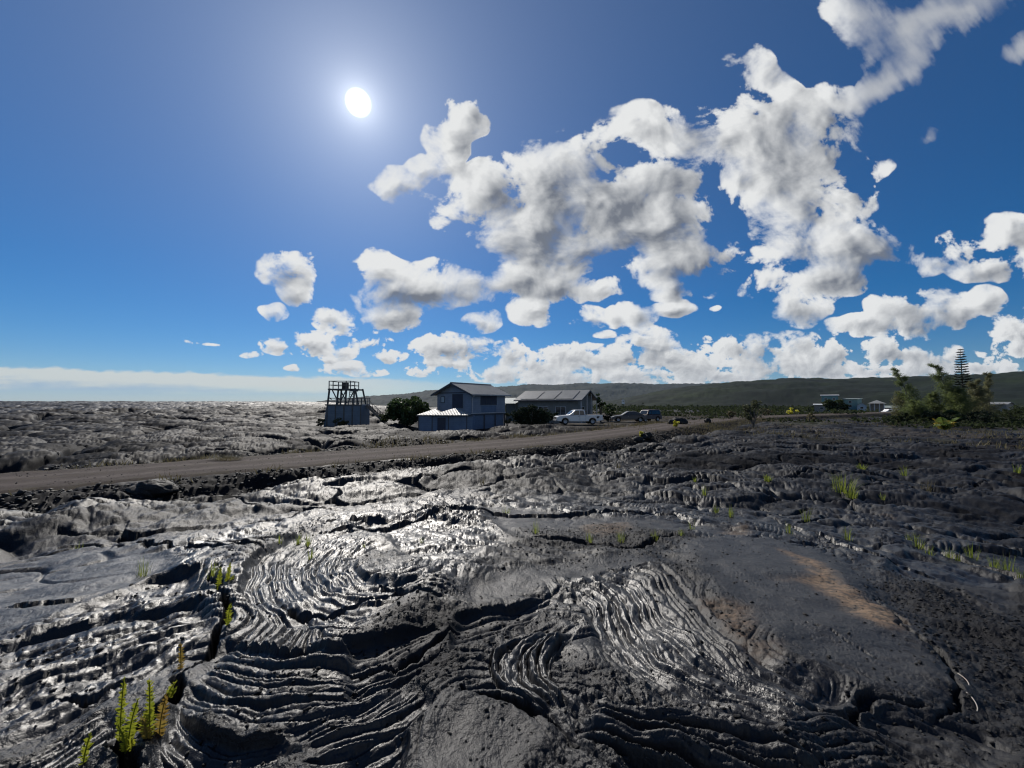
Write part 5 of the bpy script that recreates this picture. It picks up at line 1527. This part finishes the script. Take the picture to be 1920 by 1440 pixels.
build_ground()
build_road()
build_hill([(585, 757), (612, 752), (650, 748), (700, 742), (800, 735), (880, 729), (960, 723.5), (1050, 721), (1130, 719.5), (1250, 720), (1330, 718.5), (1420, 716), (1600, 718), (2000, 712)], 3800, 7800, hill_material('far_slope', (.014, .020, .017), (.024, .030, .022), (.042, .045, .034), .0011), 3, 1.0)
build_hill([(1040, 768), (1120, 757), (1200, 741), (1260, 731), (1335, 720), (1400, 715), (1460, 711), (1530, 710.5), (1600, 711), (1660, 709), (1740, 706), (1800, 705), (1860, 704), (1920, 699.5), (2100, 690), (2600, 684), (3400, 690)], 900, 2700, hill_material('forest_slope', (.003, .006, .004), (.008, .014, .006), (.024, .036, .011), .0028), 9, .34)

# ---- far side of the fields, on the right
cabin('tall pale teal house with flat white roof standing behind the wide green bush', 1541, 1571, 740, 772, 160, 'teal', 'white', 'flat', 6)
cabin('two-storey pale green house with sloping roof right of the green bush', 1581, 1607, 747, 772, 158, 'greenw', 'roof_g', 'flat', 7, R(-12))
cabin('low pale flat-roofed cabin left of the green bush below the teal house', 1527, 1553, 757.5, 771, 150, 'tan', 'white', 'flat', 5)
cabin('small pale blue gabled hut between the green house and the pavilion', 1607, 1624, 755, 770, 152, 'bluew', 'roof_w', 'gable', 5)
cabin('open white-posted pavilion with peaked roof right of the gabled hut', 1630, 1658, 750, 769, 150, 'white', 'roof_w', 'pavilion', 5, 0, 'pavilion', None, 'pavilion')
cabin('long low grey-roofed shed standing just behind the white van', 1660, 1688, 761, 772, 152, 'wall_g', 'roof_g', 'side', 5, 0, 'shed', None, 'shed')
far_van('white van parked left of the feathery trees', 1655, 1689, 767, 776, 135)
cabin('low white-roofed house among bushes at the right edge', 1843, 1886, 754, 766, 125, 'tan', 'roof_w', 'side', 6, R(-14))
cabin('small white-roofed shed half hidden behind the feathery grove', 1791, 1812, 752, 764, 130, 'tan', 'white', 'flat', 4, 0, 'shed', None, 'shed')
cabin('tiny white hut alone at the foot of the hills, above the dark saloon', 1166, 1171, 748, 755, 330, 'white', 'white', 'gable', 4, 0, 'hut', None, 'hut')

def on_ground(px, Y):
    x = gx(px, Y); return x, Y, hz(x, Y)
def plant_px(px, py, drop=None):
    """stand at the spot of ground seen at (px, py)"""
    x, y = ground_at(np.array([px]), np.array([py])); x, y = float(x[0]), float(y[0])
    for _ in range(3):
        z = hz(x, y); nx, ny = place_for(px, py, CAM_Z - z); nx, ny = float(nx), float(ny)
        x, y = x * .5 + nx * .5, y * .5 + ny * .5
    return x, y, hz(x, y)

# ---- trees and shrubs round the houses
def at_z(px, Y, dz=0.0):
    x, y, z = on_ground(px, Y); return (x, y, z + dz)
clump_tree('broad_leaved_tree', 'round dense green tree between the lookout tower and the shed', 'tree', at_z(766, 46.5), 3.7, 2.8, .17, 9500, 'tree', nclump=64, trunk_h=.02, flat=.8)
clump_tree('bush', 'small low bush at the foot of the lookout stairs left of the round tree', 'bush', at_z(722, 46.0), 1.3, .95, .12, 900, 'bush', nclump=12, trunk_h=.1)
clump_tree('bush', 'thin grey-green bush against the boarded base of the lookout tower', 'bush', at_z(636, 46.9), 1.3, 1.5, .10, 700, 'ohia', nclump=12, trunk_h=.1)
clump_tree('bush', 'dark low bush at the left foot of the lookout tower', 'bush', at_z(600, 47.5), 1.1, .7, .10, 500, 'hedge', nclump=9, trunk_h=.1)
h = clump_tree('hedge', 'tall dark hedge between the two houses, left of the white pickup', 'hedge', at_z(995, 47.5), 2.75, 2.7, .13, 7500, 'hedge', nclump=60, trunk_h=.05, ry=.55, flat=.9)
clump_tree('shrub', 'low dark shrub in front of the pickup at the right end of the hedge', 'shrub', at_z(1036, 48.5), 1.5, 1.0, .11, 1400, 'hedge', nclump=14, trunk_h=.1)
clump_tree('shrub', 'scraggly shrub growing against the right corner of the two-storey house', 'shrub', at_z(951, 44.5), 2.1, .45, .14, 380, 'ohia', nclump=10, trunk_h=.2)
clump_tree('slim_tree', 'slim sparse tree with tufted top beside the gable of the long house', 'tree', at_z(1126, 58), 4.7, .75, .17, 420, 'tree', nclump=9, trunk_h=.45, multi=2)
clump_tree('bush', 'round green bush just right of the slim tufted tree', 'bush', at_z(1145, 62), 2.9, .95, .14, 900, 'tree', nclump=12, trunk_h=.35)
clump_tree('bush', 'dark green bush between the pickup and the blue saloon', 'bush', at_z(1140, 54), 1.15, 1.0, .10, 1200, 'hedge', nclump=12, trunk_h=.05)
clump_tree('ohia_tree', 'lone small grey-green tree standing in the open field right of centre', 'tree', at_z(1411, 45.5), 3.3, 1.15, .10, 2300, 'ohia', 'bark_g', nclump=26, trunk_h=.22, multi=4)
clump_tree('bush', 'wide green bush in front of the pale teal house', 'bush', at_z(1563, 140), 5.0, 4.3, .5, 1500, 'bush', nclump=22, trunk_h=.1)
boulder('boulder', 'dark mound of rock beside the road right of the parked cars', at_z(1271, 47.5, .22), .9, 3, (1.35, .8, .62))
boulder('boulder', 'small black rock standing alone in the field right of the road mound', at_z(1326, 50, .25), .42, 5, (1, .9, 1))

# ---- the grove on the right
for a in (('leaning feathery tree whose thin tip bends far left, left end of the grove', 1711, 60, 8.2, (-2.5, 0), 1.5, 'iron', .9),
          ('brownish feathery tree of middling height at the left edge of the grove', 1690, 61, 4.6, (-.2, .2), 1.2, 'iron_b', .8),
          ('leaning feathery tree with its tip bent left, close before the tall tiered pine', 1789, 59, 9.0, (-2.9, 0), 1.8, 'iron', 1.0),
          ('upright bushy feathery tree between the two leaning ones', 1748, 60, 4.7, (.2, .1), 1.5, 'iron', 1.0),
          ('broad brown-green feathery tree right of the tall tiered pine', 1828, 60, 6.6, (.2, 0), 1.8, 'iron_b', 1.1),
          ('slender feathery tree with a fine pointed top at the right end of the grove', 1855, 62, 7.9, (.1, .2), 1.2, 'iron_b', .8),
          ('low spreading feathery tree at the left foot of the grove, nearest the white van', 1716, 57.5, 3.0, (-.2, 0), 1.7, 'iron', .9),
          ('dense dark feathery tree in the middle front of the grove', 1800, 57.5, 5.2, (-.3, 0), 1.9, 'iron', 1.1)):
    ironwood(a[0], at_z(a[1], a[2]), a[3], a[4], a[5] * 1.15, a[6], a[7])
norfolk_pine('tall straight pine with tiered branches rising above the feathery grove', at_z(1806, 63), 11.9)
for px, Y, hh, rx, mt, lab in ((1742, 56.5, 2.0, 1.7, 'hedge', 'dark rounded bush under the leaning tree in the grove'), (1690, 57, 1.5, 1.2, 'bush', 'small green bush beside the white van at the left foot of the grove'),
                               (1785, 55.5, 1.9, 1.4, 'tree', 'green bush behind the young palm'), (1830, 55, 2.2, 1.7, 'hedge', 'dense dark bush at the right foot of the grove, right of the young palm'),
                               (1872, 70, 2.3, 2.4, 'bush', 'low green bush below the white-roofed house at the right edge'), (1912, 66, 2.6, 2.6, 'bush', 'pale green bush cut by the right edge of the picture')):
    clump_tree('bush', lab, 'bush', at_z(px, Y), hh, rx, .13, 1500, mt, nclump=20, trunk_h=.05, flat=.8, group='bushes of the grove')

def young_palm(label, name, loc, h, n, spread, cat='palm', seed=1, yellow=.35, w=.10):
    r = np.random.default_rng(seed); t = thing(name, label, cat, loc)
    for i in range(n):
        a = 2 * math.pi * i / n + r.uniform(-.3, .3); L = h * r.uniform(.85, 1.15); k = 14
        s = np.linspace(0, 1, k); dr = spread * L * r.uniform(.6, 1.1)
        ax = np.stack([math.cos(a) * dr * s ** 1.4, math.sin(a) * dr * s ** 1.4, L * (1.25 * s - .75 * s ** 2.4 * r.uniform(.4, 1.3)) * .85], 1)
        side = np.array([-math.sin(a), math.cos(a), 0]); P0, P1 = [], []
        for j in range(2, k):
            for q in range(5):
                p = ax[j - 1] + (ax[j] - ax[j - 1]) * q / 5
                ll = .34 * L * math.sin(math.pi * min(1, .15 + .85 * s[j])) ** .7 + .03
                for sg in (-1, 1):
                    P0.append(p); P1.append(p + side * sg * ll * .8 + (ax[j] - ax[j - 1]) * 1.6 + np.array([0, 0, -.30 * ll]))
        mb = MB(); mb.tube(ax[::2], [.02 * h] + [.010 * h] * (len(ax[::2]) - 1), 5)
        V, F = strands(np.array(P0), np.array(P1), .045 * h / 2)
        V2 = np.vstack([np.array(mb.v), V]); F2 = [tuple(f) for f in mb.f] + [tuple(int(i) + len(mb.v) for i in f) for f in F]
        new_obj('frond', V2, F2, M['palm_y' if r.uniform() < yellow else 'palm'], t)
    return t
x, y, z = plant_px(1771, 806)
young_palm('young yellow-green coconut palm in front of the feathery grove', 'palm', (x, y, z), 2.2, 9, .55)

# ---- small yellow plants by the road and in the field
for px, py, hh, lab in ((1267, 803, .85, 'bright yellow plant on the near verge at the far bend of the road'), (1204, 822, .5, 'small yellow plant among the stones on the near side of the road'),
                        (807, 806, 1.15, 'yellow-green broad-leaved plant in front of the blue shed wall'), (1437, 782, .9, 'yellowing shrub right of the lone small tree'), (1486, 781, .9, 'yellow shrub midway between the lone tree and the pale houses'),
                        (1525, 793, 1.0, 'wide golden shrub in the rubble below the pale houses'), (1372, 787, .8, 'yellow-green shrub left of the lone small tree'), (1560, 774, 1.0, 'small yellow bush below the wide green bush')):
    x, y, z = plant_px(px, py)
    kk = max(1.0, y / 45) * 1.25
    clump_tree('yellow_plant', lab, 'plant', (x, y, z), hh * kk, .34 * hh * kk * (1.6 if 'shrub' in lab else .8), .13 * kk ** .5, 260, 'yellow' if ('yellow ' in lab or 'bright' in lab or 'broad' in lab) else 'straw', nclump=9, trunk_h=.12, group='yellow plants')

# ---- rocks by the road
x, y, z = plant_px(656, 832); boulder('boulder', 'upright dark boulder on the far verge of the road below the lookout tower', (x, y, z + .17), .27, 8, (.95, .9, 1.15))
x, y, z = plant_px(266, 922); boulder('boulder', 'large black pile of rock on the near verge of the road at left', (x, y + .3, z + .05), .52, 11, (1.4, .8, .55), rz=.3)
for i, (px, py, sz) in enumerate(((1196, 836, .34), (1212, 830, .44), (1228, 838, .38), (1216, 846, .26), (1240, 845, .24), (1186, 846, .2), (1176, 838, .26), (1205, 850, .18))):
    x, y, z = plant_px(px, py)
    o = boulder('boulder', 'dark angular rock in the heap between lava and road right of centre', (x, y, z + sz * .3), sz, 14 + i * 3, (1.3, 1, .8), rz=i * 1.3); o['group'] = 'rocks heaped at the road edge'

# ---- ferns and tufts in the cracks
x, y = (float(q[0]) for q in ground_at(np.array([248]), np.array([1378]))); z = float(macro(x, y)) - .02
fern('tall sword fern with three yellow-green fronds in the dark pit at lower left', (x, y, z), [(-.085, .02, .325, .01, 0, .023, False), (.0, -.02, .235, .03, .01, .030, False), (.015, -.05, .15, -.05, 0, .022, False), (.03, .03, .19, .05, 0, .026, False), (.09, .0, .33, -.012, 0, .028, False), (.115, .03, .23, .03, 0, .032, True), (.10, -.02, .16, -.04, 0, .028, True), (.05, -.05, .11, .04, -.05, .02, False)])
FERNS = [(156, 1432, 'single short fern frond at the lower left edge, below the tall fern', [(0, 0, .17, .03, 0, .022, False)]),
         (314, 1314, 'tiny bent fern right of the tall three-fronded fern', [(0, 0, .10, .05, 0, .018, False), (.02, 0, .06, .03, 0, .015, False)]),
         (339, 1256, 'lone brownish fern frond standing in the dark crease at left', [(0, 0, .20, -.01, 0, .020, True)]),
         (416, 1115, 'pair of upright fern fronds at the top of the dark crease', [(-.04, 0, .26, .02, 0, .030, False), (.04, .02, .30, .03, 0, .030, False), (.08, 0, .18, .05, 0, .025, False)]),
         (427, 1170, 'small dark-green fern low in the crease below the pair of fronds', [(0, 0, .20, .02, 0, .026, False)])]
for px, py, lab, fr in FERNS:
    x, y, z = plant_px(px, py); fern(lab, (x, y, z), fr, 'ferns in the lava cracks')
TUFTS = [(149, 1024, 22, 'small green tuft on the smooth slab at the far left'), (269, 1076, 34, 'thin tuft right of the smooth left slab'), (399, 1078, 30, 'sparse tuft just behind the pair of fern fronds'),
         (524, 1018, 18, 'leftmost of the four tufts above the swirled folds'), (559, 1018, 24, 'second from left of the four tufts above the swirled folds'), (577, 1022, 26, 'third from left of the four tufts above the swirled folds'), (583, 1043, 22, 'lowest of the four tufts above the swirled folds'),
         (682, 1024, 12, 'tiny tuft on the outer ring of the swirled folds'), (791, 1014, 14, 'tiny tuft inside the coiled ropes left of centre'), (904, 908, 16, 'yellowish tuft on the rippled lava below the shed'),
         (949, 960, 16, 'wide thin tuft along the straight crack at centre'), (1005, 1000, 24, 'tuft at the left end of the jagged central crack'), (1105, 1010, 22, 'thin tuft on the lip of the jagged central crack'), (1164, 1012, 26, 'tuft in the middle of the jagged central crack'), (1228, 1010, 24, 'bright upright tuft at the right end of the jagged central crack'), (1277, 1003, 18, 'dark tuft right of the jagged central crack'),
         (1297, 988, 20, 'tuft on the bare ground above the smooth right slab'), (1342, 962, 18, 'left one of two tufts side by side right of centre'), (1370, 968, 22, 'right one of two tufts side by side right of centre'), (1511, 978, 24, 'bushy tuft on twisted lava right of centre'), (1480, 998, 18, 'faint tuft below the bushy tuft on twisted lava'),
         (1589, 1010, 26, 'tall bright tuft left of the long grassy crack'), (1707, 1014, 30, 'first and leftmost tuft of the long grassy crack'), (1722, 1026, 26, 'broad tuft next to the leftmost one in the grassy crack'), (1742, 1040, 22, 'single bent blades below the broad tuft in the grassy crack'),
         (1778, 1044, 20, 'lone upright blade tuft near the middle of the grassy crack'), (1796, 1050, 18, 'small yellow tuft beside the thickest tuft of the grassy crack'), (1823, 1056, 30, 'thickest tuft, in the middle right of the grassy crack'), (1864, 1066, 24, 'short dense tuft right of the thickest tuft in the grassy crack'), (1888, 1074, 34, 'tall forked tuft near the right end of the grassy crack'), (1917, 1084, 22, 'last tuft of the grassy crack, cut by the right edge'),
         (1582, 922, 34, 'largest dark grass clump in the middle of the right field'), (1597, 933, 16, 'green tuft at the foot of the largest grass clump'), (1697, 893, 22, 'upright tuft behind the domed slab on the right'), (1739, 921, 22, 'dry spreading tuft right of the domed slab'), (1616, 885, 12, 'low tuft above the largest grass clump'),
         (1320, 928, 18, 'faint tuft at the right end of the rippled lava'), (1303, 904, 14, 'small tuft behind the rippled lava'), (1160, 880, 14, 'dry tuft among the stones left of the road bend'), (1907, 884, 18, 'dull green tuft low at the far right edge'),
         (1655, 935, 14, 'short tuft below the domed slab on the right'), (1440, 905, 12, 'short tuft left of the largest grass clump')]
for i, (px, py, hp, lab) in enumerate(TUFTS):
    x, y, z = plant_px(px, py); d = math.hypot(y, 0) / FPX
    hh = hp * d * 1.15; big = 'largest' in lab
    mt = 'straw' if ('dry' in lab or 'yellowish' in lab) else 'grass'
    o = tuft_mesh('grass_tuft', 70 if big else int(10 + hp * .55), hh, hh * (1.0 if big or 'wide' in lab or 'spreading' in lab else .55), max(.006, .0016 * y), M[mt], i + 3)
    o.location = (x, y, z); tag(o, lab, 'grass tuft', 'grass tufts in the lava cracks')
x, y, z = plant_px(426, 866)
o = tuft_mesh('grass_tuft', 420, .34, 1.0, .016, M['straw'], 99, lean=.6); o.scale = (1.25, .8, 1); o.location = (x, y, z); tag(o, 'wide low mound of straw-coloured grass on the far verge of the road at left', 'grass tuft')

# ---- two dry stalks lying on the lava at lower right
for (a, b, lab) in (((1796, 1264), (1822, 1278), 'pale dry stalk lying on the lava at lower right, the upper of two'), ((1812, 1300), (1838, 1322), 'pale curved dry stalk lying on the lava at lower right, the lower of two')):
    p = plant_px(*a); q = ground_at(np.array([b[0]]), np.array([b[1]])); q = (float(q[0][0]), float(q[1][0])); dd = (q[0] - p[0], q[1] - p[1]); ln = math.hypot(*dd); k = min(1, .16 / ln)
    q = (p[0] + dd[0] * k, p[1] + dd[1] * k); nn = (-dd[1] / ln * .018, dd[0] / ln * .018)
    pts = [(p[0] + (q[0] - p[0]) * f + nn[0] * 4 * f * (1 - f), p[1] + (q[1] - p[1]) * f + nn[1] * 4 * f * (1 - f), 0) for f in (0, .25, .5, .75, 1)]
    zz = max(hz(u, v) for u, v, _ in pts); pts = [(u, v, .55 * zz + .45 * hz(u, v) + .008) for u, v, _ in pts]
    o = MB().tube([tuple(r) for r in spline(pts, 9)], .0028, 5).build('dry_stalk', M['twig']); tag(o, lab, 'stalk')

# ------------------------------------------------------------------ what nobody could count
def blades(name, X, Y, hmin, hmax, w, material, zoff=-.03, per=1):
    X = np.asarray(X, np.float32); Y = np.asarray(Y, np.float32)
    Z = lava(X, Y, full=False)
    n = len(X); hh = rng.uniform(hmin, hmax, n)
    P0 = np.stack([X, Y, Z + zoff], 1); P1 = P0 + np.stack([rng.normal(size=n) * hh * .35, rng.normal(size=n) * hh * .35, hh], 1)
    V, F = strands(P0, P1, w)
    o = new_obj(name, V, F, M[material]); return tag(o, kind='stuff')
def along_road(n, s0, s1, off0, off1, clump=.0):
    seg = np.linalg.norm(np.diff(ROAD, axis=0), axis=1); cum = np.concatenate([[0], np.cumsum(seg)])
    s = rng.uniform(s0, s1, n)
    if clump:
        k = perlin(s * .35, s * 0 + off0, 12) + rng.normal(size=n) * .15; s = s[k > clump]; n = len(s)
    x = np.interp(s, cum, ROAD[:, 0]); y = np.interp(s, cum, ROAD[:, 1])
    dx = np.interp(s, cum, np.gradient(ROAD[:, 0])); dy = np.interp(s, cum, np.gradient(ROAD[:, 1])); L = np.hypot(dx, dy)
    o = rng.uniform(off0, off1, n)
    return x - dy / L * o, y + dx / L * o
seg = np.concatenate([[0], np.cumsum(np.linalg.norm(np.diff(ROAD, axis=0), axis=1))])
def s_at(x): return float(np.interp(x, ROAD[:, 0], seg))
a = [along_road(5200, s_at(-9), s_at(24), ROAD_W + .1, ROAD_W + 2.2, -.05), along_road(1500, s_at(-19), s_at(-9), ROAD_W + .1, ROAD_W + 1.0, .1), along_road(1300, s_at(-20), s_at(2), -ROAD_W - .9, -ROAD_W - .05, .18), along_road(2200, s_at(14), s_at(40), -ROAD_W - 2.5, -ROAD_W, .0)]
o = blades('verge_grass', np.concatenate([q[0] for q in a]), np.concatenate([q[1] for q in a]), .10, .32, .035, 'straw'); o['label'] = 'dry straw-coloured grass along the verges of the road'
# weedy field inland
n = 9000; th = np.arctan(rng.uniform(.22, 1.45, n)); r = 34 * np.exp(rng.uniform(0, 1, n) * 1.55)
X, Y = r * np.sin(th), r * np.cos(th); k = fbm(X * .09, Y * .09, 3, 81) + .35 * sstep(30, 80, r) + .1 * sstep(.9, 1.3, X / Y) > .18
o = blades('field_grass', X[k], Y[k],   .12, .42, .06, 'straw'); o['label'] = 'dry grass over the field on the right'
n = 5200; th = np.arctan(rng.uniform(-.05, 1.6, n)); r = 70 * np.exp(rng.uniform(0, 1, n) * 2.3)
X, Y = (r * np.sin(th)).astype(np.float32), (r * np.cos(th)).astype(np.float32); k = fbm(X * .03, Y * .03, 3, 82) > .02
X, Y = X[k], Y[k]; Z = lava(X, Y, full=False); R0 = np.hypot(X, Y)
C = np.stack([X, Y, Z], 1).repeat(8, 0); sz = (.0042 * R0).repeat(8)
C = C + rng.normal(size=C.shape) * sz[:, None] * np.array([1.5, 1.5, .55]) + np.stack([0 * sz, 0 * sz, sz * .7], 1)
V, F = leaf_quads(C, sz * 1.1, aspect=1.3); o = new_obj('scrub', V, F, M['scrub']); tag(o, 'low scrub spread over the distant flats', kind='stuff')

# loose stones: broken crust in the hollows and along the road
def stones(name, X, Y, size, label, sink=.25, dz=0.0):
    base = []
    for s in range(14):
        d = rng.normal(size=(10, 3)); d /= np.linalg.norm(d, axis=1)[:, None]; d *= np.array([1, .8, .6]); base.append(d)
    import bmesh
    shapes = []
    for d in base:
        bm = bmesh.new()
        for p in d: bm.verts.new(p)
        bmesh.ops.convex_hull(bm, input=bm.verts); bm.verts.ensure_lookup_table()
        loose = [v for v in bm.verts if not v.link_faces]
        for v in loose: bm.verts.remove(v)
        bm.verts.index_update()
        shapes.append((np.array([v.co[:] for v in bm.verts]), [[v.index for v in f.verts] for f in bm.faces])); bm.free()
    X = np.asarray(X, np.float32); Y = np.asarray(Y, np.float32)
    Z = lava(X, Y)[0] + dz
    V, F = [], []; o = 0
    pick = rng.integers(0, len(shapes), len(X)); ang = rng.uniform(0, 6.28, len(X))
    for i in range(len(X)):
        v, f = shapes[pick[i]]; s = size[i]; c, sn = math.cos(ang[i]), math.sin(ang[i])
        w = v * s * .5; w = np.stack([w[:, 0] * c - w[:, 1] * sn + X[i], w[:, 0] * sn + w[:, 1] * c + Y[i], w[:, 2] + Z[i] + s * (.3 - sink)], 1)
        V.append(w); F += [[q + o for q in t] for t in f if len(t) == 3]; o += len(v)
    ob = new_obj(name, np.vstack(V), np.array(F), M['rock']); return tag(ob, label, kind='stuff')
n = 60000
X = rng.uniform(-4.5, 5.5, n); Y = rng.uniform(1.3, 9.5, n)
g = plan(M_grav, X, Y) * (1 - .5 * plan(M_rope, X, Y)) + .28 * sstep(0, .3, perlin(X * .9, Y * .9, 44)) * (1 - plan(M_slab, X, Y)) + .05
k = rng.uniform(0, 1, n) < g * np.clip(3.2 / Y, .12, 1) * .75
X, Y = X[k], Y[k]; sz = .012 + .055 * rng.beta(1.1, 6, len(X)) * (1 + .07 * Y)
stones('loose_stones', X, Y, sz, 'loose chips and stones of broken lava crust in the hollows')
a = [along_road(5200, s_at(-26), s_at(10), -ROAD_W - 2.3, -ROAD_W - .25), along_road(1700, s_at(-26), s_at(-2), ROAD_W + .2, ROAD_W + 1.5), along_road(900, s_at(8), s_at(20), -ROAD_W - 2.0, -ROAD_W - .2)]
X, Y = np.concatenate([q[0] for q in a]), np.concatenate([q[1] for q in a])
stones('road_rubble', X, Y, .05 + .42 * rng.beta(1.05, 7, len(X)), 'dark rubble along the banks of the road', .2)

X, Y = along_road(2600, s_at(-26), s_at(20), -ROAD_W, ROAD_W)
stones('road_gravel', X, Y, .025 + .10 * rng.beta(1.05, 6, len(X)), 'loose gravel scattered over the cinder road', .2, .06)

# ------------------------------------------------------------------ the air: far slopes fade to blue
hz_o = MB().box(-12600, 12600, -12600, 12600, -66, 620).build('haze', None)
m = bpy.data.materials.new('sea_air'); m.use_nodes = True; m.node_tree.nodes.clear()
pv = m.node_tree.nodes.new('ShaderNodeVolumePrincipled'); ov = m.node_tree.nodes.new('ShaderNodeOutputMaterial')
pv.inputs['Color'].default_value = (.58, .76, 1.0, 1); pv.inputs['Density'].default_value = HAZE
pv.inputs['Anisotropy'].default_value = 0.0
lk(m.node_tree, pv.outputs[0], ov.inputs['Volume']); hz_o.data.materials.append(m)
tag(hz_o, 'thin bluish sea haze', kind='stuff')
